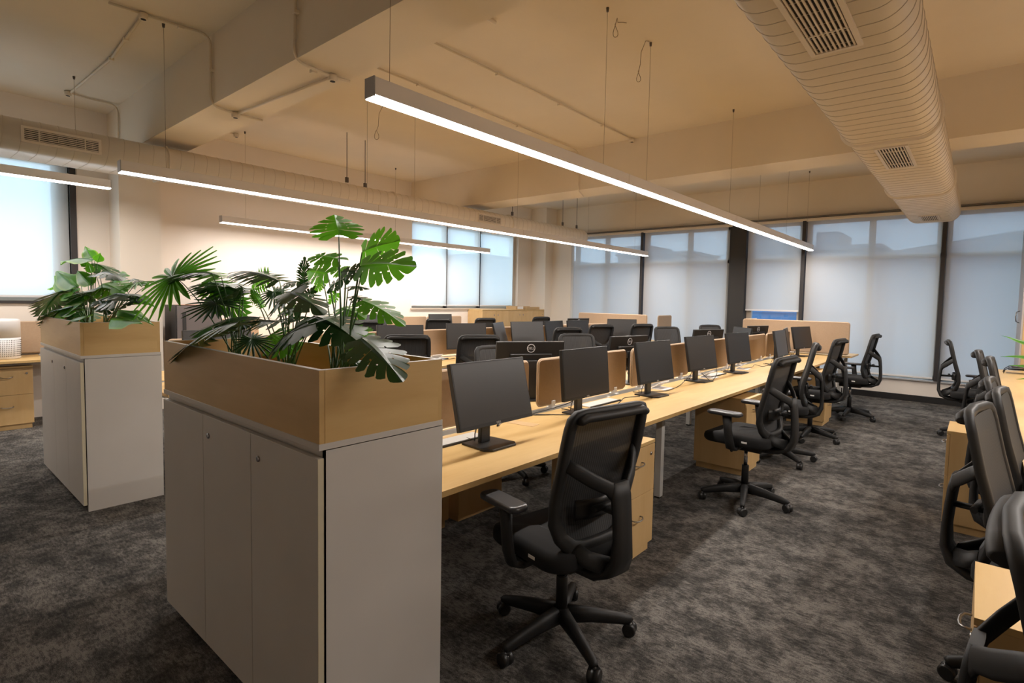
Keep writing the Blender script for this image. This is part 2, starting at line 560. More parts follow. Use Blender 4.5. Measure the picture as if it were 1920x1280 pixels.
def shell():
    f = MB(); f.box(XL - 0.3, XR + 0.3, YB - 0.3, YW + 0.3, -0.2, 0.0)
    struct(f.build('floor', 'carpet'), 'dark grey mottled carpet tile floor', 'floor')
    c = MB(); c.box(XL - 0.3, XR + 0.3, YB - 0.3, YW + 0.3, ZC, ZC + 0.2)
    struct(c.build('ceiling', 'ceiling_bounce_tint'), 'painted concrete ceiling between beams, warm bounce light in its colour', 'ceiling')
    # left wall with two window openings
    W1 = (-0.75, 1.56, 1.37, 3.06)
    W2 = (6.60, 9.72, 1.30, 3.03)
    l = MB()
    t = XL - 0.3
    ys = [YB - 0.3, W1[0], W1[1], W2[0], W2[1], YW + 0.3]
    l.box(t, XL, ys[0], ys[1], 0, ZC)
    l.box(t, XL, ys[1], ys[2], 0, W1[2]); l.box(t, XL, ys[1], ys[2], W1[3], ZC)
    l.box(t, XL, ys[2], ys[3], 0, ZC)
    l.box(t, XL, ys[3], ys[4], 0, W2[2]); l.box(t, XL, ys[3], ys[4], W2[3], ZC)
    l.box(t, XL, ys[4], ys[5], 0, ZC)
    struct(l.build('wall_left', 'wall_paint'), 'pale plastered wall on the left of the office', 'wall')
    # window wall: header above, parapet below
    b = MB()
    b.box(XL - 0.3, XR + 0.3, YW, YW + 0.25, 3.03, ZC)
    struct(b.build('trim_1', 'ceiling_bounce_tint'), 'cream header beam above the far windows', 'beam')
    b = MB()
    b.box(XL - 0.3, XR + 0.3, YW, YW + 0.25, 0.0, 0.34)
    struct(b.build('wall_back', 'wall_paint'), 'low pale parapet under the far windows', 'wall')
    r = MB(); r.box(XR, XR + 0.3, YB - 0.3, YW + 0.3, 0, ZC)
    struct(r.build('wall_right', 'wall_paint'), 'pale wall on the right', 'wall')
    n = MB(); n.box(XL - 0.3, XR + 0.3, YB - 0.3, YB, 0, ZC)
    struct(n.build('wall_front', 'wall_paint'), 'pale wall behind the camera', 'wall')
    bb = MB(); bb.box(XL, XR, YW - 0.02, YW, 0.0, 0.10)
    struct(bb.build('baseboard_back', 'baseboard_black'), 'black skirting under the far windows', 'baseboard')
    # beams across the room
    for i, (y0, y1) in enumerate(((1.88, 2.31), (6.58, 7.10))):
        m = MB(); m.box(XL, XR, y0, y1, ZB, ZC)
        struct(m.build('trim_%d' % (i + 2), 'ceiling_bounce_tint'),
               ('near' if i == 0 else 'far') + ' cream concrete beam crossing the ceiling', 'beam')
    # pillars on the left wall
    for i, (y0, y1, lab) in enumerate(((1.88, 2.31, 'beside the bright left window'), (6.5, 6.56, ''), (10.2, YW, 'in the far left corner'))):
        if i == 1: continue
        m = MB(); m.box(XL, -8.05, y0, y1, 0, ZB if i == 0 else ZC)
        struct(m.build('trim_%d' % (i + 4), 'pillar_paint'), 'pale square pillar ' + lab, 'pillar')
    m = MB(); m.box(-8.05, -7.5, YW - 0.12, YW, 0, 3.03)
    struct(m.build('trim_7', 'pillar_paint'), 'narrow pale wall strip between corner pillar and far windows', 'wall')
    # black steel column in the window wall
    m = MB()
    m.box(-3.74, -3.47, YW - 0.10, YW + 0.1, 0.0, 3.03, bevel=0.004)
    m.box(-3.80, -3.74, YW - 0.04, YW + 0.06, 0.0, 3.03)
    struct(m.build('trim_8', 'column_black'), 'black steel column between the far windows', 'column')
    # sill ledge and head rail
    m = MB()
    m.box(-7.5, -3.80, YW - 0.05, YW + 0.12, 0.34, 0.365); m.box(-3.47, XR, YW - 0.05, YW + 0.12, 0.34, 0.365)
    struct(m.build('trim_9', 'sill_alu'), 'grey aluminium sill under the far windows', 'sill')
    m = MB()
    m.box(-7.5, XR, YW - 0.13, YW - 0.003, 3.045, 3.07)
    struct(m.build('trim_10', 'rail_alu'), 'aluminium blind track above the far windows', 'rail')
    return W1, W2
W1, W2 = shell()

# far windows: dark outer posts and pale inner mullions with a transom
def far_windows():
    edges = [-7.50, -5.67, -3.80, -3.47, -2.475, -0.485, 1.5, XR]
    bays = [(-7.50, -5.67, [-6.63]), (-5.67, -3.80, [-4.65]), (-3.47, -2.475, []), (-2.475, -0.485, [-1.46]), (-0.485, 1.5, [0.5]), (1.5, XR, [])]
    for i, (x0, x1, mids) in enumerate(bays):
        fr = MB()
        y0, y1 = YW + 0.06, YW + 0.14
        fr.box(x0, x1, y0, y1, 0.365, 0.43)
        fr.box(x0, x1, y0, y1, 2.95, 3.03)
        fr.box(x0, x1, y0, y1, 2.30, 2.37)
        for xm in [x0 + 0.05] + mids + [x1 - 0.05]:
            fr.box(xm - 0.045, xm + 0.045, y0, y1, 0.365, 3.03)
        w = struct(fr.build('window_%d' % (i + 1), 'frame_alu'), None)
        w['label'] = ['leftmost far window bay beside the corner pillar', 'far window bay left of the black column',
                      'narrow far window bay right of the black column, blind half raised', 'wide far window bay in the middle right',
                      'far window bay behind the right hand chairs', 'far window bay outside the frame on the right'][i]
        w['category'] = 'window'
        g = MB(); g.box(x0 + 0.02, x1 - 0.02, YW + 0.095, YW + 0.105, 0.40, 3.0)
        g.build('window_pane', 'window_glass', w)
    m = MB(); m.box(-7.5, XR, YW - 0.085, YW - 0.004, 2.99, 3.04)
    struct(m.build('trim_15', 'conduit_paint'), 'cream blind fascia above the far windows', 'fascia')
    for x, nm in ((-5.67, 'a'), (-2.475, 'b'), (-0.485, 'c')):
        m = MB(); m.box(x - 0.028, x + 0.028, YW - 0.09, YW + 0.06, 0.365, 3.0)
        struct(m.build('trim_%d' % {'a': 11, 'b': 12, 'c': 13}[nm], 'frame_dark'),
               'dark window post ' + {'a': 'in the far windows, left of the black column', 'b': 'in the far windows, right of the black column', 'c': 'in the far windows beside the right hand chairs'}[nm], 'post')
far_windows()

def left_windows():
    for i, (w, mids) in enumerate(((W1, [0.4]), (W2, [7.56, 8.52]))):
        y0, y1, z0, z1 = w
        fr = MB()
        a, b = XL - 0.22, XL - 0.14
        fr.box(a, b, y0, y1, z0, z0 + 0.07); fr.box(a, b, y0, y1, z1 - 0.07, z1)
        if i == 0: fr.box(a, b, 1.36, y1, z0, z1)
        for ym in [y0 + 0.035] + mids + [y1 - 0.035]:
            fr.box(a, b, ym - 0.035, ym + 0.035, z0, z1)
        o = struct(fr.build('window_%d' % (i + 7), 'frame_alu'),
                   ['left window beside the near pillar, glowing pale blue', 'far left wall window with three white blinds'][i], 'window')
        g = MB(); g.box(XL - 0.185, XL - 0.175, y0, y1, z0, z1)
        g.build('window_pane', 'window_glass', o)
        s = MB(); s.box(XL - 0.14, XL + 0.03, y0 - 0.03, y1 + 0.03, z0 - 0.03, z0)
        s.build('window_sill', 'frame_dark' if i == 0 else 'frame_alu', o)
        if i == 1:
            for yc in (7.545, 8.515):
                MB().box(XL - 0.085, XL - 0.07, yc - 0.022, yc + 0.022, z0, z1).build('blind_channel', 'frame_dark', o)
            MB().box(XL - 0.10, XL - 0.07, 9.60, 9.70, z0, z1).build('jamb', 'frame_alu', o)
left_windows()

BLINDG = 'white roller blinds'
def blinds():
    spec = [(-7.47, -5.72, 0.40, 'leftmost white roller blind on the far window wall'),
            (-5.62, -3.83, 0.40, 'white roller blind just left of the black column'),
            (-3.45, -2.515, 1.385, 'narrow white roller blind half raised beside the black column'),
            (-2.43, -0.525, 0.385, 'wide white roller blind between the two dark posts on the right'),
            (-0.445, 1.48, 0.385, 'white roller blind behind the right hand chairs'),
            (1.52, 3.1, 0.385, 'white roller blind beyond the right edge')]
    for x0, x1, zb, lab in spec:
        r = empty('roller_blind', ((x0 + x1) / 2, YW - 0.045, zb))
        tag(r, lab, 'blind', BLINDG)
        w = (x1 - x0) / 2
        top = 2.995 - zb
        MB().box(-w, w, -0.001, 0.001, 0.02, top).build('blind_cloth', 'blind_fabric', r)
        MB().box(-w, w, -0.009, 0.009, 0.0, 0.028, bevel=0.003).build('bottom_bar', 'white_plastic', r)
    # left window: one broad blind; far left window: three
    for y0, y1, z0, z1, lab in ((-0.73, 1.495, 1.43, 2.98, 'bright blue white blind in the left window beside the near pillar'),
                                (6.62, 7.535, 1.36, 3.01, 'blind in the left wall window, nearest of its three'),
                                (7.555, 8.50, 1.36, 3.01, 'middle blind of the three in the left wall window'),
                                (8.53, 9.60, 1.36, 3.01, 'blind in the left wall window, nearest the corner pillar')):
        r = empty('roller_blind', (XL - 0.06, (y0 + y1) / 2, z0))
        tag(r, lab, 'blind', BLINDG)
        w = (y1 - y0) / 2
        MB().box(-0.001, 0.001, -w, w, 0.0, z1 - z0).build('blind_cloth', 'blind_fabric', r)
        MB().box(-0.009, 0.009, -w, w, -0.02, 0.006, bevel=0.003).build('bottom_bar', 'white_plastic', r)
    m = MB(); m.box(XL - 0.03, XL + 0.012, 1.50, 1.56, 1.37, 3.06)
    struct(m.build('trim_14', 'frame_dark'), 'dark jamb strip of the left window', 'trim')
blinds()

def outside():
    g = MB(); g.box(-120, 80, YW + 2, 160, -9.2, -9.0)
    tag(g.build('street_ground', 'ground_far'), 'grey ground far below outside the windows', 'ground')
    spec = [(-72, -48, 60, 72, 7.2, 'low grey block seen faintly through the left end of the far blinds'),
            (-19.5, -14.6, 55, 63, 7.3, 'grey block with stepped roof seen through the middle right blind'),
            (-44, -32, 74, 84, 8.6, 'pale block seen faintly beside the black column'),
            (-11.2, -6.4, 50, 57, 6.1, 'long grey block seen through the wide right blind')]
    for x0, x1, y0, y1, h, lab in spec:
        r = empty('building', ((x0 + x1) / 2, (y0 + y1) / 2, -9))
        tag(r, lab, 'building', 'buildings beyond the far windows')
        w, d = (x1 - x0) / 2, (y1 - y0) / 2
        m = MB(); m.box(-w, w, -d, d, 0, 9 + h); m.box(-w * 0.9, -w * 0.2, -d * 0.8, d * 0.8, 9 + h, 9 + h + 1.6)
        m.build('wall', 'concrete_far', r)
        m = MB(); m.box(-w - 0.3, w + 0.3, -d - 0.3, d + 0.3, 9 + h, 9 + h + 0.35)
        m.build('roof', 'concrete_far', r)
    m = MB()
    top = [(-95, 8.8), (-60, 9.0), (-30, 8.7), (-10, 9.3), (2.5, 11.2), (14, 12.6), (45, 16.0)]
    poly = [(-95, -9), (45, -9)] + top[::-1]
    m.prism([(a, b) for a, b in poly], 90, 110, 'y')
    tag(m.build('hillside', 'concrete_far'), 'blue grey slope rising to the right beyond the blinds', 'hill')
    m = MB(); m.box(-9.5, -3.0, 24, 30, -9, 1.35); m.box(-9.5, -3.0, 23.8, 24, 1.2, 1.35)
    tag(m.build('blue_shed', 'blue_far'), 'blue building glimpsed under the half raised blind', 'building')
outside()

# ------------------------------------------------------------------ ducts
def duct(name, x0, x1, y0, y1, z0, z1, label, side):
    r = empty(name, ((x0 + x1) / 2, (y0 + y1) / 2, z0))
    tag(r, label, 'duct')
    w, l, h = (x1 - x0) / 2, (y1 - y0) / 2, z1 - z0
    prof = rrect(-w, w, 0, h, 0.13, 8)
    m = MB()
    n = len(prof)
    rings = []
    ys = [-l, l - 0.03, l - 0.01, l]
    for j, y in enumerate(ys):
        k = (1, 1, 0.985, 0.94)[j]
        rings.append([m.bm.verts.new((a * k, y, h / 2 + (b - h / 2) * k)) for a, b in prof])
    for i in range(len(rings) - 1):
        for j in range(n):
            f = m.bm.faces.new((rings[i][j], rings[i][(j + 1) % n], rings[i + 1][(j + 1) % n], rings[i + 1][j]))
            f.smooth = True
    m.bm.faces.new(rings[0][::-1]); m.bm.faces.new(rings[-1])
    m.build('duct_casing', 'duct_paint', r)
    s = MB()
    y = -l + 0.1
    while y < l - 0.05:
        # spiral seam: a thin raised ring, slightly skewed
        ring = [(a * 1.003, y + 0.03 * (b / h - 0.5) + 0.02 * a, h / 2 + (b - h / 2) * 1.006) for a, b in prof]
        s.sweep(ring, 0.006, 0.004, n=4, closed=True, up=(0, 1, 0))
        y += 0.125
    s.build('spiral_seam', 'duct_seam', r)
    for y in (-l * 0.45, l * 0.08, l * 0.55):
        c = MB()
        ring = [(a * 1.008, y, h / 2 + (b - h / 2) * 1.012) for a, b in prof]
        c.sweep(ring, 0.05, 0.005, n=4, closed=True, up=(0, 1, 0))
        c.build('joint_collar', 'duct_paint', r)
    return r
def grille(parent, cx, cy, cz, length, width, side, nslat):
    """Air grille; side 'bottom' or 'right' (+X face); long axis Y; centre in parent's coordinates."""
    fr = MB(); bk = MB(); sl = MB()
    L, W = length / 2, width / 2
    def bx(m, u0, u1, v0, v1, d0, d1):
        if side == 'bottom': m.box(cx + u0, cx + u1, cy + v0, cy + v1, cz - d1, cz - d0)
        else: m.box(cx + d0, cx + d1, cy + v0, cy + v1, cz + u0, cz + u1)
    t = 0.022
    bx(fr, -W - t, W + t, -L - t, -L, 0, 0.012); bx(fr, -W - t, W + t, L, L + t, 0, 0.012)
    bx(fr, -W - t, -W, -L, L, 0, 0.012); bx(fr, W, W + t, -L, L, 0, 0.012)
    bx(bk, -W, W, -L, L, 0.0, 0.002)
    for i in range(nslat):
        u = -W + (i + 0.5) * 2 * W / nslat
        bx(sl, u - 0.004, u + 0.004, -L, L, 0.002, 0.009)
    for v in ((-L * 0.62, L * 0.62) if length > 0.7 or side == 'right' else ()):
        bx(sl, -W, W, v - 0.004, v + 0.004, 0.003, 0.010)
    f = fr.build('air_grille', 'grille_white', parent)
    bk.build('grille_opening', 'grille_dark', f)
    sl.build('grille_slats', 'grille_white', f)
def ducts():
    d = duct('air_duct', -0.91, -0.29, -1.0, 9.9, 2.75, 3.07, 'large cream oval air duct hanging along the ceiling on the right', 'r')
    yc = (-1.0 + 9.9) / 2
    for y0, y1 in ((1.93, 3.0), (5.08, 5.82), (9.08, 9.58)):
        grille(d, -0.005, (y0 + y1) / 2 - yc, 0.0, y1 - y0, 0.18, 'bottom', 9)
    d = duct('air_duct', -7.27, -6.65, -1.0, 9.9, 2.74, 3.04, 'cream oval air duct along the left side above the left windows', 'l')
    for y0, y1 in ((0.87, 1.40), (6.57, 7.10)):
        grille(d, 0.31, (y0 + y1) / 2 - yc, 0.148, y1 - y0, 0.10, 'right', 6)
    # threaded rods
    for x, y, lab in ((-6.68, 4.09, 'thin steel rod holding the left duct, nearer of the middle pair'), (-6.80, 4.45, 'thin steel rod holding the left duct, further of the middle pair'),
                      (-6.68, 7.45, 'thin steel rod holding the left duct beyond the far beam'), (-6.68, 9.0, 'thin steel rod holding the left duct near its far end'),
                      (-6.68, 9.5, 'thin steel rod at the far end of the left duct')):
        r = empty('hanger_rod', (x, y, 3.035)); tag(r, lab, 'rod', 'duct hanger rods')
        MB().lathe([(0.005, 0), (0.005, ZC - 3.035)], 6).build('rod', 'rod_steel', r)
        MB().box(-0.015, 0.015, -0.02, 0.02, 0.0, 0.07, bevel=0.004).build('clamp', 'rod_steel', r)
ducts()

# ------------------------------------------------------------------ linear lamps
def lamp(x, y0, y1, z, label, cables, joints=()):
    r = empty('linear_pendant_light', (x, (y0 + y1) / 2, z))
    tag(r, label, 'lamp', 'linear pendant lights')
    c = (y0 + y1) / 2
    L = (y1 - y0) / 2
    m = MB()
    m.box(-0.0375, 0.0375, -L, L, 0.012, 0.095, bevel=0.002)
    m.build('housing', 'lamp_housing', r)
    MB().box(-0.036, 0.036, -L + 0.002, L - 0.002, 0.0, 0.0125).build('diffuser', 'lamp_diffuser', r)
    for s in (-1, 1):
        MB().box(-0.0385, 0.0385, s * L - 0.003, s * L + 0.003, 0.004, 0.097).build('end_cap', 'lamp_cap', r)
    if joints:
        j = MB()
        for y in joints: j.box(-0.0381, 0.0381, y - c - 0.0015, y - c + 0.0015, 0.014, 0.0955)
        j.build('joint', 'duct_seam', r)
    for y in cables:
        y_ = y - c
        inbeam = (1.88 < y < 2.31) or (6.58 < y < 7.10)
        top = (ZB if inbeam else ZC) - z
        cb = MB(); cb.sweep([(0, y_, 0.09), (0.002, y_, top * 0.5), (0, y_, top)], 0.003, n=5, up=(0, 1, 0))
        k = cb.build('suspension_cable', 'cable_wire', r)
        MB().lathe([(0.009, top - 0.03), (0.012, top)], 8, Matrix.Translation((0, y_, 0))).build('ceiling_clip', 'rod_steel', k)
    # the tube's own light, just under its diffuser
    li = bpy.data.lights.new('tube_light', 'AREA')
    li.shape = 'RECTANGLE'
    li.size = 0.065; li.size_y = y1 - y0 - 0.01
    li.energy = LAMP_WATTS_PER_METRE * (y1 - y0)
    li.color = LAMP_COLOUR
    lo = bpy.data.objects.new('tube_light', li)
    COL.objects.link(lo)
    lo.parent = r
    lo.location = (0, 0, -0.002)
    return r
lamp(-2.27, 1.51, 10.15, 2.435, 'long white linear lamp in the foreground over the middle desks', (1.62, 3.56, 4.25, 6.25, 7.3, 8.6, 9.8), (3.89, 6.4, 8.9))
lamp(-5.28, 1.24, 10.0, 2.435, 'long white linear lamp over the second desk row, starting above the near planter', (1.56, 3.48, 4.13, 6.0, 7.85, 9.5), (3.6, 6.1, 8.6))
lamp(-7.80, 2.92, 8.0, 2.435, 'short linear lamp close to the left wall, behind the plants', (3.24, 5.7, 7.7))
lamp(-7.30, -1.4, 1.63, 2.60, 'linear lamp at the left edge in front of the bright window', (1.35, -0.6))
lamp(0.95, 1.5, 9.1, 2.435, 'linear lamp over the right hand desks', (1.7, 4.2, 6.4, 8.6))

def power_coils():
    for x, y, z, s, lab in ((-2.27, 3.68, 3.58, 0.05, 'small coil of spare lamp wire at the top, nearer of the two'),
                       (-2.27, 4.06, 3.36, 0.045, 'coil of spare lamp wire hanging beside the further foreground cable'),
                       (-5.28, 3.6, 3.30, 0.05, 'coil of spare lamp wire over the second desk row')):
        m = MB()
        pts = [(0, 0.16, ZC - z), (0, 0.10, ZC - z - 0.02), (0, 0.03, (ZC - z) * 0.6), (0, 0.02, 0.10)]
        for i in range(14):
            a = 2 * PI * i / 12 + PI / 2
            pts.append((0.01 * math.sin(i), s * 0.5 * math.cos(a) * 1.0, s * math.sin(a)))
        m.sweep(pts, 0.005, n=5, up=(1, 0, 0))
        tag(m.build('wire_coil', 'cable_wire', None, (x, y, z)), lab, 'wire', 'spare lamp wires')
power_coils()

# ------------------------------------------------------------------ conduits on the ceiling
def conduit(pts, label, rad=0.011, boxes=(), clips=()):
    o = Vector(pts[0])
    # round the bends
    P = [Vector(p) for p in pts]
    out = [P[0]]
    for i in range(1, len(P) - 1):
        a, b, c = P[i - 1], P[i], P[i + 1]
        d1, d2 = (a - b).normalized(), (c - b).normalized()
        q = min(0.09, (a - b).length * 0.45, (c - b).length * 0.45)
        for t in (0, 0.25, 0.5, 0.75, 1):
            out.append((b + d1 * q).lerp(b, t).lerp(b.lerp(b + d2 * q, t), t))
    out.append(P[-1])
    r = empty('conduit', o)
    tag(r, label, 'conduit', 'painted conduits on the ceiling')
    m = MB(); m.sweep([p - o for p in out], rad * 2, n=8, up=(0.13, 0.21, 0.9))
    m.build('pipe', 'conduit_paint', r)
    for b in boxes:
        bx = MB(); v = Vector(b) - o
        bx.lathe([(0.032, -0.035), (0.034, 0.0), (0.03, 0.012)], 14, Matrix.Translation(v + Vector((0, 0, 0.0))))
        j = bx.build('junction_box', 'conduit_paint', r)
        MB().lathe([(0.019, -0.037), (0.019, -0.030)], 12, Matrix.Translation(v)).build('knockout', 'grille_dark', j)
    for b in clips:
        cl = MB(); v = Vector(b) - o
        cl.box(v.x - 0.02, v.x + 0.02, v.y - 0.02, v.y + 0.02, v.z - 0.02, v.z + 0.004, bevel=0.004)
        cl.build('clip', 'conduit_paint', r)
zc, zb_ = ZC - 0.018, ZB - 0.018
yb1 = 1.88 - 0.018
conduit([(-5.20, 1.18, zc), (-5.20, 1.40, zc), (-5.14, yb1, zc), (-5.15, yb1, zb_), (-5.20, 2.09, zb_), (-5.19, 2.31, zb_)],
        'conduit stepping from upper left ceiling down the near beam', boxes=[(-5.20, 1.40, zc), (-5.20, 2.08, zb_)], clips=[(-5.17, 1.65, zc), (-5.14, yb1, 3.4)])
conduit([(-5.20, 1.40, zc), (-6.4, 1.46, zc), (-7.88, 1.42, zc), (-7.93, 1.55, zc), (-7.93, yb1, zc), (-7.95, yb1, 3.06)],
        'conduit crossing the upper left ceiling towards the pillar', boxes=[(-7.88, 1.40, zc)], clips=[(-6.4, 1.46, zc), (-5.8, 1.43, zc)])
conduit([(-3.66, yb1, 3.66), (-3.70, yb1, zb_), (-3.74, 2.17, zb_), (-3.72, 2.30, zb_)],
        'conduit running down the face of the near beam above the planter', boxes=[(-3.735, 2.17, zb_)], clips=[(-3.67, yb1, 3.42), (-3.75, 2.03, zb_)])
conduit([(-5.20, 2.09, zb_), (-3.735, 2.17, zb_)], 'conduit lying along the underside of the near beam')
conduit([(-3.713, 2.33, zc), (-3.72, 6.54, zc)], 'long conduit on the ceiling ending in a round box, right of the foreground lamp', rad=0.010, boxes=[(-3.72, 6.53, zc)], clips=[(-3.715, 3.9, zc), (-3.717, 4.9, zc), (-3.72, 5.8, zc)])
conduit([(-4.53, 2.33, zc), (-4.62, 6.50, zc), (-4.60, 6.56, 3.6), (-4.60, 6.56, zb_), (-4.8, 7.0, zb_)],
        'long conduit behind the foreground lamp stepping down the far beam', rad=0.009, clips=[(-4.55, 3.6, zc), (-4.57, 4.4, zc), (-4.59, 5.2, zc)])
conduit([(-3.05, 2.33, zc), (-3.07, 2.81, zc), (-3.07, 3.18, zc)], 'short stub of conduit on the ceiling at the top of the view', rad=0.016, clips=[(-3.07, 2.85, zc)])
conduit([(-8.0, 2.9, zc), (-7.98, 3.2, zc)], 'short conduit with a round box near the left wall', rad=0.008, boxes=[(-7.98, 3.2, zc)])

# ------------------------------------------------------------------ storage cabinets with planter boxes
def storage_cabinet(x0, x1, y0, y1, zt, seams, locks, label):
    r = empty('storage_cabinet', ((x0 + x1) / 2, (y0 + y1) / 2, 0))
    tag(r, label, 'cabinet', 'white storage cabinets')
    w, d = (x1 - x0) / 2, (y1 - y0) / 2
    b = MB()
    b.box(-w, w, -d + 0.022, d, 0.05, zt - 0.022)
    b.box(-w + 0.02, w - 0.02, -d + 0.05, d - 0.02, 0.0, 0.05)
    body = b.build('body', 'white_laminate', r)
    MB().box(-w, w, -d, d, zt - 0.02, zt, bevel=0.001).build('top_board', 'white_laminate', r)
    MB().box(w - 0.02, w + 0.001, -d + 0.022, d, 0.0, zt - 0.022).build('end_panel', 'white_laminate', r)
    xs = [-w] + [s - (x0 + x1) / 2 for s in seams] + [w - 0.004]
    for i in range(len(xs) - 1):
        a, c = xs[i] + 0.0015, xs[i + 1] - 0.0015
        dm = MB(); dm.box(a, c, -d - 0.002, -d + 0.018, 0.045, zt - 0.045, bevel=0.0008)
        door = dm.build('door', 'white_laminate', r)
        if i == len(xs) - 2:
            MB().box(c - 0.0005, c + 0.0015, -d - 0.0015, -d + 0.0175, 0.046, zt - 0.046).build('edge_band', 'cream_edge', door)
        for lx, lz in locks:
            lx_ = lx - (x0 + x1) / 2
            if a < lx_ < c:
                T = Matrix.Translation((lx_, -d - 0.002, lz)) @ Matrix.Rotation(PI / 2, 4, 'X')
                MB().lathe([(0.011, 0), (0.011, 0.004), (0.008, 0.006)], 16, T).build('lock', 'lock_metal', door)
    return r
def planter_box(x0, x1, y0, y1, z0, z1, label, material='maple_x'):
    r = empty('planter_box', ((x0 + x1) / 2, (y0 + y1) / 2, z0))
    tag(r, label, 'planter', 'wooden planter boxes')
    w, d, h, t = (x1 - x0) / 2, (y1 - y0) / 2, z1 - z0, 0.018
    MB().box(-w + t, w, -d, -d + t, 0, h - 0.001).build('front_board', 'maple_x', r)
    MB().box(-w + t, w, d - t, d, 0, h - 0.001).build('back_board', 'maple_x', r)
    MB().box(-w, -w + t, -d, d, 0, h - 0.001).build('side_board', 'maple_y', r)
    MB().box(w - t, w + 0.0012, -d + t, d - t, 0, h - 0.001).build('side_board', 'maple_y', r)
    MB().box(-w + t, w - t, -d + t, d - t, 0.0, 0.012).build('bottom_board', 'maple_x', r)
    rim = MB()
    rim.box(-w, w, -d, -d + t, h - 0.001, h); rim.box(-w, w, d - t, d, h - 0.001, h)
    rim.box(-w, -w + t, -d + t, d - t, h - 0.001, h); rim.box(w - t, w, -d + t, d - t, h - 0.001, h)
    rim.build('rim_band', 'white_laminate', r)
    return r
storage_cabinet(-2.89, -1.502, 0.828, 1.312, 1.054, (-2.413, -1.968), ((-2.352, 0.93), (-1.905, 0.929)), 'white three door storage cabinet in the foreground')
planter_box(-2.885, -1.504, 0.830, 1.308, 1.054, 1.278, 'large maple planter box on the foreground white cabinet')
storage_cabinet(-5.99, -4.592, 0.842, 1.305, 1.066, (-5.46, -5.03), ((-5.50, 0.951), (-5.07, 0.945)), 'white storage cabinet on the left, further back')
planter_box(-5.985, -4.596, 0.845, 1.300, 1.066, 1.288, 'maple planter box on the left white cabinet')

# ------------------------------------------------------------------ desks
TOP = 0.75
def bench_desk(name_label, xs, y0, y1, seams, legs_x, legs_y, tray_x, origin):
    """xs = list of (x0, x1) tops; seams = y joints."""
    r = empty('bench_desk', (*origin, 0))
    tag(r, name_label, 'desk', 'maple bench desks')
    ox, oy = origin
    ys = [y0] + list(seams) + [y1]
    for x0, x1 in xs:
        for i in range(len(ys) - 1):
            m = MB(); m.box(x0 - ox, x1 - ox, ys[i] - oy + 0.0008, ys[i + 1] - oy - 0.0008, TOP - 0.025, TOP, bevel=0.001)
            m.build('desktop', 'maple_y', r)
    for x in legs_x:
        for y in legs_y:
            m = MB(); m.box(x - ox - 0.025, x - ox + 0.025, y - oy - 0.025, y - oy + 0.025, 0.012, TOP - 0.03, bevel=0.002)
            l = m.build('leg', 'white_metal', r)
            MB().box(x - ox - 0.02, x - ox + 0.02, y - oy - 0.02, y - oy + 0.02, 0.0, 0.013).build('foot', 'dark_plastic', l)
    b = MB()
    for x in legs_x: b.box(x - ox - 0.02, x - ox + 0.02, ys[0] - oy + 0.05, ys[-1] - oy - 0.05, TOP - 0.065, TOP - 0.0255)
    for y in legs_y: b.box(min(legs_x) - ox, max(legs_x) - ox, y - oy - 0.018, y - oy + 0.018, TOP - 0.066, TOP - 0.026)
    b.build('beam', 'white_metal', r)
    if tray_x:
        a, c = tray_x
        t = MB()
        t.box(a - ox, c - ox, y0 - oy + 0.02, y1 - oy - 0.02, TOP - 0.13, TOP - 0.12)
        t.box(a - ox, a - ox + 0.004, y0 - oy + 0.02, y1 - oy - 0.02, TOP - 0.12, TOP - 0.004)
        t.box(c - ox - 0.004, c - ox, y0 - oy + 0.02, y1 - oy - 0.02, TOP - 0.12, TOP - 0.004)
        t.build('cable_tray', 'white_metal', r)
    return r
A_SEAMS = (2.76, 4.03, 5.30, 6.57, 7.84)
bench_desk('long maple bench desk of the middle row, nearest the foreground cabinet', [(-2.22, -1.57), (-2.97, -2.32)], 1.335, 9.20, A_SEAMS,
           (-1.84, -2.70), (1.45, 3.80, 6.34, 9.0), (-2.32, -2.22), (-2.27, 5.2))
bench_desk('maple bench desk of the second row, behind the middle row', [(-5.23, -4.56), (-6.0, -5.33)], 1.335, 9.20, A_SEAMS,
           (-4.85, -5.72), (1.45, 3.80, 6.34, 9.0), (-5.33, -5.23), (-5.28, 5.2))
bench_desk('maple wall desk along the left wall behind the plants', [(-8.42, -7.75)], 2.45, 7.55, (3.72, 4.99, 6.26), (-7.9, -8.3), (2.6, 5.0, 7.4), None, (-8.08, 5.0))
bench_desk('maple desk at the left edge with a white air purifier', [(-8.42, -7.75)], -0.6, 1.62, (0.5,), (-7.95, -8.3), (-0.4, 1.52), None, (-8.08, 0.5))
bench_desk('maple bench desk along the right edge behind the mesh chairs', [(0.20, 0.88), (0.98, 1.66)], 1.2, 9.0, (2.6, 3.95, 5.25, 6.6, 7.85), (0.5, 1.4), (1.4, 3.95, 6.6, 8.8), (0.88, 0.98), (0.93, 5.0))
bench_desk('short cross desk at the far end of the middle row, behind the wide partition', [(-3.10, -1.46)], 9.34, 9.98, (), (-3.0, -1.62), (9.45, 9.88), None, (-2.3, 9.66))
bench_desk('short cross desk at the far end of the second row', [(-6.4, -4.62)], 9.34, 9.98, (), (-6.3, -4.8), (9.45, 9.88), None, (-5.5, 9.66))

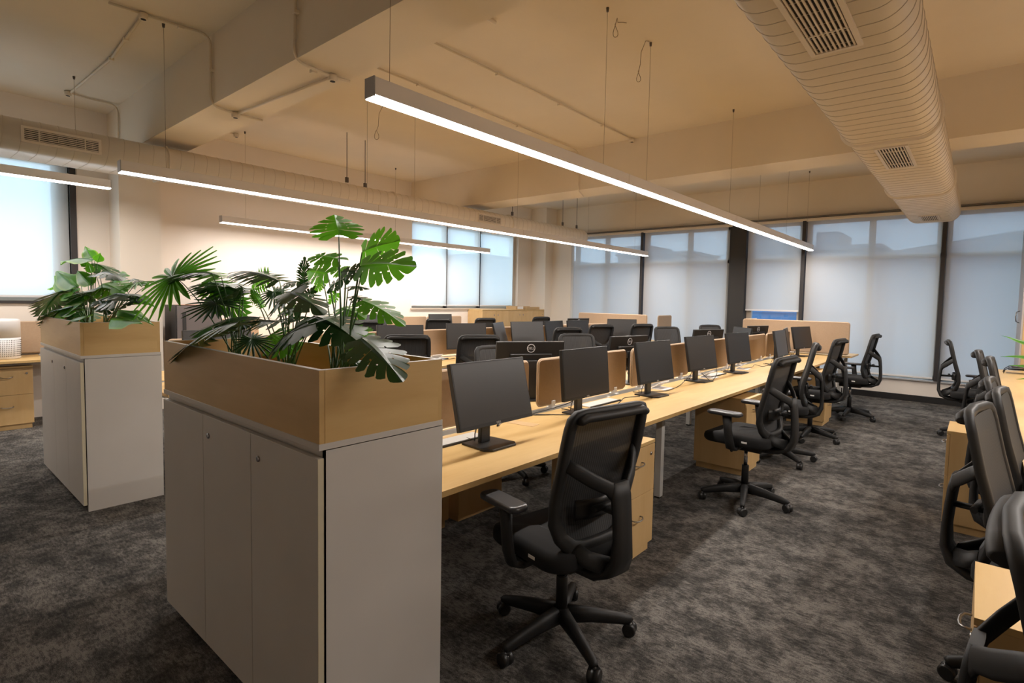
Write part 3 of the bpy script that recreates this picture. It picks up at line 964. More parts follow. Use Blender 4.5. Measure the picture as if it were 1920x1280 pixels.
# ------------------------------------------------------------------ partitions
def partition_mesh(L, zb, zt, feet=True, r=0.03):
    r0 = empty('desk_partition')
    pr = rrect(-L / 2, L / 2, zb, zt, r, 5)
    m = MB(); m.prism(pr, -0.012, 0.012, 'x'); m.build('fabric_panel', 'partition_fabric', r0)
    rim = MB()
    rim.sweep([(0, a, b) for a, b in pr], 0.026, 0.006, n=6, closed=True, up=(1, 0, 0))
    rim.build('rim', 'partition_rim', r0)
    if feet:
        for s in (-1, 1):
            f = MB()
            f.box(-0.018, 0.018, s * L * 0.36 - 0.02, s * L * 0.36 + 0.02, 0.0, 0.055, bevel=0.004)
            f.box(-0.035, 0.035, s * L * 0.36 - 0.02, s * L * 0.36 + 0.02, 0.0, 0.008, bevel=0.002)
            f.build('clamp_foot', 'white_plastic', r0)
    return r0
def partitions():
    p = partition_mesh(1.16, 0.035, 0.345)
    first = True
    ycs = [2.13, 3.40, 4.67, 5.94, 7.21, 8.45]
    wA = ['behind the nearest monitor beside the planter', 'between the first and second nearest monitors, with round corner in full view',
          'behind the third monitor of the middle row', 'behind the fourth and fifth monitors of the middle row', 'past the fifth monitor of the middle row',
          'furthest along the middle row']
    wB = ['nearest of the second row, partly behind plants', 'second from the near end of the second row', 'third from the near end of the second row',
          'fourth along the second row', 'fifth along the second row', 'furthest along the second row']
    for row, X, w in (('A', -2.27, wA), ('B', -5.28, wB)):
        for y, lab in zip(ycs, w):
            o = p if first else copy_tree(p)
            first = False
            o.location = (X, y, TOP + 0.0005 - 0.0)
            o['label'] = 'tan fabric desk partition ' + lab
            o['category'] = 'partition'
            o['group'] = 'tan partitions along the desk rows'
    q = partition_mesh(0.9, 0.035, 0.38)
    for i, (X, y, lab) in enumerate(((-8.40, 6.43, 'against the left wall behind the second row, below the window'), (-8.40, 7.45, 'against the left wall beside the credenza end of the wall desk'),
                                     (-8.40, 5.40, 'against the left wall behind a monitor'), (-8.40, 3.2, 'against the left wall behind the large plants'),
                                     (-8.40, 0.98, 'behind the white air purifier at the left edge'))):
        o = q if i == 0 else copy_tree(q)
        o.location = (X, y, TOP)
        if i == 1: o.location.y = 7.36; 
        if i == 4: o.location.y = 1.02
        o['label'] = 'tan fabric wall desk partition ' + lab
        o['category'] = 'partition'
        o['group'] = 'tan partitions along the left wall'
    for x0, x1, lab in ((-3.06, -1.50, 'wide tan partition closing the far end of the middle row'), (-6.42, -4.86, 'wide tan partition closing the far end of the second row')):
        o = partition_mesh(x1 - x0, 0.03, 0.505)
        o.location = ((x0 + x1) / 2, 9.30, TOP)
        o.rotation_euler = (0, 0, PI / 2)
        tag(o, lab, 'partition', 'wide end partitions')
    for X, y0, y1, lab in ((-4.68, 9.40, 9.96, 'squarish tan partition at the far right end of the second row'), (-3.04, 9.42, 9.94, 'tan partition just visible behind the wide end partition')):
        o = partition_mesh(y1 - y0, 0.03, 0.50)
        o.location = (X, (y0 + y1) / 2, TOP)
        tag(o, lab, 'partition', 'small cross desk partitions')
partitions()

# ------------------------------------------------------------------ raised cable lids and flaps on the desks
def raceway_lids():
    r0 = empty('cable_flap')
    m = MB(); m.box(-0.05, 0.05, -0.2, 0.2, 0.0, 0.008, bevel=0.002)
    m.build('lid', 'white_metal', r0)
    MB().box(0.052, 0.066, -0.2, 0.2, 0.0, 0.010).build('brush', 'cable_black', r0)
    sp = [(-2.10, 1.90, 'white cable flap beside the base of the nearest monitor'), (-2.13, 3.38, 'white cable flap behind the second nearest monitor'),
          (-2.13, 5.6, 'white cable flap near the fifth monitor of the middle row'), (-5.12, 4.3, 'white cable flap on the second row desk')]
    for i, (x, y, lab) in enumerate(sp):
        o = r0 if i == 0 else copy_tree(r0)
        o.location = (x, y, TOP)
        tag(o, lab, 'cable flap', 'white cable flaps on the desks')
    # ribbed, tilted lid lying open
    q0 = empty('ribbed_cable_guide')
    m = MB()
    T = Matrix.Translation((0, 0, 0.004)) @ Matrix.Rotation(math.radians(-32), 4, 'Y')
    for i in range(6):
        m.box(0.018 * i, 0.018 * i + 0.015, -0.08, 0.08, 0.0, 0.008, bevel=0.002, mtx=T)
    m.build('ribs', 'white_plastic', q0)
    MB().box(-0.01, 0.13, -0.09, 0.09, 0.0, 0.005).build('tray', 'white_plastic', q0)
    sp = [(-2.17, 4.36, 0.0, 'white ribbed cable guide right of the third monitor'), (-2.15, 5.38, 0.0, 'white ribbed cable guide right of the fourth monitor'),
          (-2.15, 6.40, 0.1, 'white ribbed cable guide right of the fifth monitor'), (-5.13, 4.32, 0.0, 'white ribbed cable guide between black chairs on the second row'),
          (-8.33, 1.24, 0.0, 'white ribbed cable guide beside the air purifier')]
    for i, (x, y, a, lab) in enumerate(sp):
        o = q0 if i == 0 else copy_tree(q0)
        o.location = (x, y, TOP + (0.0105 if i == 3 else 0))
        if i == 3: o.location.z = TOP
        o.rotation_euler = (0, 0, a)
        tag(o, lab, 'cable guide', 'ribbed cable guides')
raceway_lids()

# ------------------------------------------------------------------ pedestals
def pedestal_proto(w=0.42, d=0.46, h=0.68):
    """Front faces +X."""
    r = empty('drawer_pedestal')
    b = MB(); b.box(-d, -0.019, -w / 2, w / 2, 0.055, h - 0.02)
    b.build('body', 'maple_z', r)
    MB().box(-d, 0.0, -w / 2, w / 2, h - 0.02, h, bevel=0.001).build('top_board', 'maple_y', r)
    MB().box(-d + 0.02, -0.02, -w / 2 + 0.015, w / 2 - 0.015, 0.0, 0.055).build('plinth', 'maple_z', r)
    zs = [0.055, 0.375, h - 0.023]
    for i in range(2):
        m = MB(); m.box(-0.018, 0.0, -w / 2 + 0.001, w / 2 - 0.001, zs[i] + 0.0015, zs[i + 1] - 0.0015, bevel=0.001)
        dr = m.build('drawer', 'maple_z', r)
        zh = zs[i] + 0.195
        hm = MB()
        pts = [(0.0, -0.048, zh), (0.018, -0.047, zh), (0.028, -0.03, zh - 0.004), (0.031, 0, zh - 0.006), (0.028, 0.03, zh - 0.004), (0.018, 0.047, zh), (0.0, 0.048, zh)]
        hm.sweep(pts, 0.010, 0.007, n=8)
        hm.build('handle', 'handle_metal', dr)
        T = Matrix.Translation((0, w / 2 - 0.05 if i == 1 else -w / 2 + 0.05, zs[i + 1] - 0.055)) @ Matrix.Rotation(PI / 2, 4, 'Y')
        MB().lathe([(0.011, 0), (0.011, 0.004), (0.007, 0.007)], 14, T).build('lock', 'lock_metal', dr)
    return r
PED = pedestal_proto()
def pedestals():
    sp = [(-1.47, 2.76, 0, 'two drawer maple pedestal right behind the nearest mesh chair, key in its lower drawer'),
          (-1.51, 4.98, 0, 'two drawer maple pedestal behind the second nearest chair of the middle row'),
          (-1.43, 7.70, 0, 'two drawer maple pedestal under the far part of the middle row'),
          (-7.88, 0.83, 0, 'two drawer maple pedestal at the left edge under the purifier desk'),
          (-3.07, 2.13, PI, 'maple pedestal under the far side of the middle row, seen below the nearest desktop'),
          (-3.07, 2.64, PI, 'second maple pedestal under the far side of the middle row'),
          (-0.13, 4.78, PI, 'maple pedestal at the right standing out into the aisle'),
          (0.03, 2.05, PI, 'maple pedestal at the lower right corner between two mesh chairs'),
          (-4.50, 2.2, 0, 'maple pedestal under the second row desk, seen between the two white cabinets')]
    first = True
    for x, y, a, lab in sp:
        o = PED if first else copy_tree(PED)
        first = False
        o.location = (x, y, 0)
        o.rotation_euler = (0, 0, a)
        tag(o, lab, 'drawer unit', 'maple drawer pedestals')
    # key hanging in the lock
    k = MB()
    k.sweep([(0, 0, 0), (0.018, 0, -0.001)], 0.004, n=6)
    k.sweep([(0.018, 0.011 * math.cos(a), -0.001 + 0.011 * math.sin(a)) for a in [2 * PI * i / 10 for i in range(10)]], 0.003, n=5, closed=True, up=(1, 0, 0))
    k.sweep([(0.018, 0.004, -0.012), (0.019, 0.012, -0.04)], 0.006, 0.002, n=6)
    tag(k.build('key', 'lock_metal', None, (-1.463, 2.60, 0.322)), 'small metal key in the lower drawer lock behind the nearest chair', 'key')
pedestals()

# ------------------------------------------------------------------ monitors
def text_mesh(txt, size, m, parent, mtx, name='logo', ext=0.0004):
    cu = bpy.data.curves.new('lettering', 'FONT')
    cu.body = txt
    cu.size = size
    cu.align_x = 'CENTER'; cu.align_y = 'CENTER'
    cu.extrude = ext
    tmp = bpy.data.objects.new('lettering', cu)
    COL.objects.link(tmp)
    dg = bpy.context.evaluated_depsgraph_get()
    me = bpy.data.meshes.new_from_object(tmp.evaluated_get(dg))
    bpy.data.objects.remove(tmp)
    bpy.data.curves.remove(cu)
    me.transform(mtx)
    me.materials.clear()
    me.materials.append(MATS[m])
    o = bpy.data.objects.new(name, me)
    COL.objects.link(o)
    o.parent = parent
    return o
def monitor_proto():
    """Screen faces +X; origin at the foot of the stand; panel 0.535 x 0.328, pivoting at 0.28."""
    r = empty('monitor')
    W, z0, z1, pv = 0.535 / 2, -0.168, 0.160, (0, 0, 0.28)
    m = MB(); m.box(-0.012, 0.013, -W, W, z0, z1, bevel=0.003)
    m.box(-0.030, -0.011, -W * 0.62, W * 0.62, z0 + 0.03, z1 - 0.09, bevel=0.008)
    m.build('casing', 'monitor_black', r, pv)
    MB().box(0.0128, 0.0138, -W + 0.009, W - 0.009, z0 + 0.019, z1 - 0.009).build('screen', 'screen_black', r, pv)
    n = MB()
    n.box(-0.066, -0.040, -0.034, 0.034, 0.008, 0.30, bevel=0.006)
    n.box(-0.046, -0.028, -0.05, 0.05, 0.235, 0.30, bevel=0.006)
    n.build('stand', 'smooth_plastic', r)
    b = MB()
    b.prism([(-0.115, -0.10), (0.06, -0.115), (0.095, -0.085), (0.095, 0.085), (0.06, 0.115), (-0.115, 0.10)], 0.0, 0.011, 'z', bevel=0.003)
    b.build('base', 'smooth_plastic', r)
    R = Matrix(((0, 0, 1, 0), (1, 0, 0, 0), (0, 1, 0, 0), (0, 0, 0, 1)))        # text on the +X face
    fl = text_mesh('DELL', 0.015, 'logo_white', r, Matrix.Translation((0.0138, 0, z0 + 0.010)) @ R, 'front_logo')
    fl.location = pv
    Rb = Matrix(((0, 0, -1, 0), (-1, 0, 0, 0), (0, 1, 0, 0), (0, 0, 0, 1)))
    bl = text_mesh('DELL', 0.024, 'logo_white', r, Matrix.Translation((-0.0125, 0, z1 - 0.05)) @ Rb, 'back_logo')
    bl.location = pv
    rg = MB(); rg.sweep([(-0.0128, 0.030 * math.cos(a), z1 - 0.05 + 0.030 * math.sin(a)) for a in [2 * PI * i / 32 for i in range(32)]], 0.006, 0.0016, n=6, closed=True, up=(1, 0, 0))
    rg.build('logo_ring', 'logo_white', bl)
    c = MB(); c.sweep([(-0.03, 0.05, 0.17), (-0.055, 0.06, 0.11), (-0.075, 0.05, 0.06), (-0.09, 0.04, 0.018), (-0.13, 0.05, 0.006), (-0.19, 0.08, 0.005)], 0.006, n=6)
    c.build('cable', 'cable_black', r)
    c = MB(); c.sweep([(-0.03, -0.05, 0.17), (-0.06, -0.045, 0.10), (-0.085, -0.035, 0.05), (-0.10, -0.02, 0.012), (-0.19, 0.0, 0.005)], 0.006, n=6)
    c.build('cable', 'cable_black', r)
    return r
MON = monitor_proto()
# x, y, angle of the top edge measured in plan (90 = parallel to the desk row), flip (screen faces -X), label
MONITORS = [
    (-1.90, 1.990, 90, 0, 14, 'nearest black monitor, right of the foreground planter'),
    (-2.00, 2.99, 90, 0, 5, 'second nearest black monitor, behind the top of the nearest chair'),
    (-2.00, 3.98, 87, 0, 9, 'third black monitor along the near side of the middle row'),
    (-2.05, 5.05, 84, 0, 10, 'fourth black monitor along the near side of the middle row'),
    (-2.02, 6.00, 84, 0, 9, 'fifth black monitor, just before the ribbed cable guide'),
    (-1.89, 7.14, 92, 0, 10, 'sixth monitor of the middle row, turned narrow to the camera'),
    (-2.02, 7.95, 101, 0, 10, 'monitor seen almost edge on between its neighbours, far middle row'),
    (-2.02, 8.75, 77, 0, 11, 'last near side monitor of the middle row, before the wide partition'),
    (-2.60, 3.13, 58, 1, 6, 'black monitor seen from behind with round white logo, middle row'),
    (-2.50, 4.42, 81, 1, 8, 'black monitor back showing above the third near side monitor'),
    (-2.55, 6.45, 72, 1, 8, 'black monitor back behind the fourth and fifth monitors'),
    (-2.48, 7.45, -42, 2, 10, 'monitor with pale blue reflection turned toward the camera, middle row'),
    (-2.55, 8.35, 76, 1, 8, 'black monitor back with small logo near the far end of the middle row'),
    (-5.02, 1.85, 86, 0, 8, 'monitor behind the lower left leaves of the large plants'),
    (-5.02, 3.75, 70, 0, 6, 'first wide monitor of the second row right of the large plants'),
    (-5.00, 4.75, 68, 0, 6, 'second row monitor between two black chair backs'),
    (-5.04, 5.42, 118, 0, 16, 'second row monitor turned sharply to the left, bluish reflection'),
    (-5.02, 5.98, 70, 0, 12, 'second row monitor with pale reflection in the middle of the picture'),
    (-5.02, 6.62, 97, 0, 8, 'dim second row monitor left of one with a bright reflection'),
    (-4.98, 7.20, 86, 0, 8, 'second row monitor with bright reflection behind a chair top'),
    (-5.58, 8.05, 80, 1, 6, 'small black monitor edge at the left end of the far partition'),
    (-5.00, 8.62, 42, 0, 6, 'black monitor in front of the far second row partition'),
    (-8.16, 5.50, 82, 0, 8, 'monitor on the left wall desk just right of the large plants'),
    (-8.16, 7.05, 84, 0, 8, 'monitor with pink reflection on the left wall desk, under the window'),
]
def monitors():
    for i, (x, y, ang, flip, tilt, lab) in enumerate(MONITORS):
        o = MON if i == 0 else copy_tree(MON)
        a = math.radians(ang - 90)
        if flip == 1: a += PI
        if flip == 2: a = math.atan2(-0.68, -0.73)
        o.location = (x, y, TOP)
        for ch in o.children:
            if ch.name.split('.')[0] in ('casing', 'screen', 'front_logo', 'back_logo'): ch.rotation_euler = (0, -math.radians(tilt), 0)
        o.rotation_euler = (0, 0, a)
        tag(o, lab, 'monitor', 'black monitors on the desks')
monitors()

# ------------------------------------------------------------------ small desk items and loose cables
def small_items():
    m = MB(); m.box(-0.1, 0.1, -0.04, 0.04, 0, 0.0015)
    o = tag(m.build('paper_card', 'card_brown', None, (-2.11, 2.475, TOP)), 'thin brown card lying on the desk right of the nearest monitor', 'card')
    o.rotation_euler = (0, 0, 0.15)
    r = empty('marker_pen', (-2.20, 2.39, TOP + 0.007)); r.rotation_euler = (0, 0, math.radians(118))
    tag(r, 'white marker pen with dark tip beside the brown card', 'pen')
    T = Matrix.Rotation(PI / 2, 4, 'Y')
    MB().lathe([(0.007, -0.07), (0.0075, 0.0), (0.007, 0.04)], 10, T).build('barrel', 'white_plastic', r)
    MB().lathe([(0.006, -0.09), (0.007, -0.07)], 10, T).build('tip', 'cable_black', r)
    cabs = [([(-2.13, 2.78, 0.006), (-2.22, 2.70, 0.005), (-2.20, 2.9, 0.02), (-2.14, 3.0, 0.05), (-2.10, 3.05, 0.09)], 'black cable looping from the gap in front of the round cornered partition'),
            ([(-2.20, 2.72, 0.004), (-2.0, 2.95, 0.004), (-1.98, 3.3, 0.004), (-2.05, 3.55, 0.004), (-2.1, 3.7, 0.004), (-2.05, 3.85, 0.004)], 'black cable running flat between the second and third monitors'),
            ([(-2.12, 4.1, 0.004), (-2.02, 4.25, 0.004), (-2.05, 4.55, 0.004), (-2.10, 4.8, 0.02), (-2.08, 4.9, 0.08)], 'black cable between the third and fourth monitors'),
            ([(-2.02, 5.0, 0.09), (-1.97, 5.1, 0.01), (-1.98, 5.2, 0.004), (-2.02, 5.4, 0.05), (-2.06, 5.45, 0.12)], 'black cable looping right of the fourth monitor'),
            ([(-2.10, 6.45, 0.004), (-2.02, 6.5, 0.02), (-2.05, 6.7, 0.03), (-2.0, 6.85, 0.004), (-1.95, 7.1, 0.02)], 'tangled black cable at the far ribbed guide'),
            ([(-5.10, 4.1, 0.004), (-4.95, 4.2, 0.01), (-4.98, 4.4, 0.004), (-5.05, 4.6, 0.004)], 'black cable on the second row desk between chairs')]
    for pts, lab in cabs:
        P = [Vector(p) for p in pts]
        # Catmull-Rom through the points
        out = []
        for i in range(len(P) - 1):
            p0, p1, p2, p3 = P[max(i - 1, 0)], P[i], P[i + 1], P[min(i + 2, len(P) - 1)]
            for k in range(6):
                t = k / 6
                q = 0.5 * ((2 * p1) + (p2 - p0) * t + (2 * p0 - 5 * p1 + 4 * p2 - p3) * t * t + (3 * p1 - p0 - 3 * p2 + p3) * t ** 3)
                out.append(Vector((q.x, q.y, max(q.z, 0.0035))))
        out.append(P[-1])
        o = out[0].copy(); o.z = 0
        m = MB(); m.sweep([q - o for q in out], 0.006, n=6)
        tag(m.build('cable', 'cable_black', None, (o.x, o.y, TOP)), lab, 'cable', 'loose cables on the desks')
    # air purifier
    r = empty('air_purifier', (-8.10, 0.83, TOP)); tag(r, 'white cylindrical air purifier on the left desk', 'air purifier')
    MB().lathe([(0.14, 0.0), (0.148, 0.01), (0.15, 0.23)], 40).build('lower_body', 'white_plastic', r)
    MB().lathe([(0.1495, 0.234), (0.1495, 0.405), (0.145, 0.425), (0.13, 0.43)], 40).build('upper_body', 'white_plastic', r)
    g = MB()
    for j in range(64):
        a = 2 * PI * j / 64
        for k in range(9):
            T = Matrix.Rotation(a, 4, 'Z') @ Matrix.Translation((0.1495, 0, 0.03 + 0.021 * k))
            g.box(-0.001, 0.0012, -0.0018, 0.0018, 0, 0.012, mtx=T)
    g.build('vent_holes', 'grille_dark', r)
    MB().lathe([(0.146, 0.228), (0.146, 0.236)], 40).build('seam', 'duct_seam', r)
    # grey cabinet by the pillar, behind the plants
    r = empty('metal_cabinet', (-7.95, 2.62, 0)); tag(r, 'grey metal cabinet beside the pillar, behind the large plants', 'cabinet')
    MB().box(-0.40, 0.02, -0.20, 0.33, TOP + 0.001, 1.34, bevel=0.006).build('body', 'fridge_dark', r)
    MB().box(0.021, 0.045, -0.19, 0.33, TOP + 0.01, 1.335, bevel=0.004).build('door', 'fridge_grey', r)
    MB().box(0.046, 0.056, -0.13, -0.09, TOP + 0.26, TOP + 0.50, bevel=0.003).build('handle', 'fridge_dark', r)
    MB().box(-0.10, 0.04, -0.17, 0.28, 1.3415, 1.347).build('top_strip', 'copper', r)
    # credenza at the left wall near the far corner
    r = empty('credenza', (-8.25, 9.15, 0)); tag(r, 'low maple credenza against the left wall in the far corner', 'cabinet')
    MB().box(-0.245, 0.18, -1.05, 1.03, 0.0, 1.255).build('body', 'maple_z', r)
    MB().box(-0.245, 0.20, -1.05, 1.04, 1.256, 1.28, bevel=0.001).build('top_board', 'maple_y', r)
    ys = [-1.05, -0.63, -0.21, 0.21, 0.62, 1.03]
    for i in range(5):
        m = MB(); m.box(0.181, 0.198, ys[i] + 0.002, ys[i + 1] - 0.002, 0.05, 1.25, bevel=0.001)
        d = m.build('door', 'maple_z', r)
        T = Matrix.Translation((0.198, ys[i] + (0.36 if i % 2 == 0 else 0.06), 1.16)) @ Matrix.Rotation(PI / 2, 4, 'Y')
        MB().lathe([(0.011, 0), (0.011, 0.004)], 12, T).build('lock', 'lock_metal', d)
    m = MB(); m.box(-0.15, 0.15, -0.13, 0.13, 0, 0.075); b = m.build('carton', 'card_brown', None, (-8.25, 9.35, 1.28))
    tag(b, 'brown carton with white label on the credenza, left of the open tray', 'box')
    MB().box(0.1505, 0.152, -0.08, 0.12, 0.01, 0.07).build('paper_label', 'paper_white', b)
    r = empty('cardboard_tray', (-8.2, 9.78, 1.28)); tag(r, 'open flattened cardboard tray on the credenza', 'box')
    m = MB(); m.box(-0.15, 0.15, -0.22, 0.22, 0, 0.004); m.box(-0.15, -0.146, -0.22, 0.22, 0, 0.07); m.box(0.146, 0.15, -0.22, 0.22, 0, 0.06)
    m.box(-0.15, 0.15, -0.22, -0.216, 0, 0.065); m.box(-0.15, 0.15, 0.216, 0.22, 0, 0.05)
    m.build('tray', 'card_brown', r)
    # tall cabinet at the right edge
    r = empty('tall_cabinet', (0.66, 9.75, 0)); tag(r, 'tall cabinet with grey double doors at the right edge by the windows', 'cabinet')
    MB().box(-0.235, 0.3, -0.52, 0.52, 0.0, 2.62).build('body', 'maple_z', r)
    for s in (-1, 1):
        m = MB(); m.box(-0.255, -0.236, s * 0.26 - 0.258, s * 0.26 + 0.258, 0.05, 2.6, bevel=0.001)
        d = m.build('door', 'cabinet_grey', r)
        h = MB(); h.sweep([(-0.255, s * 0.07, 1.33), (-0.285, s * 0.07, 1.345), (-0.295, s * 0.07, 1.41), (-0.285, s * 0.07, 1.475), (-0.255, s * 0.07, 1.49)], 0.010, n=8, up=(0, 1, 0))
        h.build('handle', 'handle_metal', d)
    # black wire stand at the far end of the right desk
    r = empty('wire_stand', (0.42, 8.6, TOP)); tag(r, 'black wire document stand at the far end of the right hand desk', 'stand')
    for s in (-1, 1):
        m = MB(); m.sweep([(-0.17, s * 0.09, 0.0), (-0.16, s * 0.09, 0.04), (-0.12, s * 0.09, 0.075), (0.02, s * 0.09, 0.10), (0.14, s * 0.09, 0.11), (0.16, s * 0.09, 0.0)], 0.010, n=6, up=(0, 1, 0))
        m.build('leg_wire', 'cable_black', r)
    m = MB()
    for z, x0 in ((0.045, -0.13), (0.07, -0.10)): m.box(x0, 0.15, -0.095, 0.095, z, z + 0.006)
    m.build('shelf', 'cable_black', r)
    MB().box(0.06, 0.085, -0.02, 0.02, 0, 0.17, bevel=0.004).build('post', 'cable_black', r)
    # paper label inside the near planter, and the desk partition logo strip
    m = MB(); m.box(-0.035, 0.035, -0.0008, 0.0, -0.02, 0.02)
    tag(m.build('paper_label', 'paper_white', None, (-2.20, 1.2885, 1.20)), 'small white label inside the foreground planter box', 'label')
small_items()

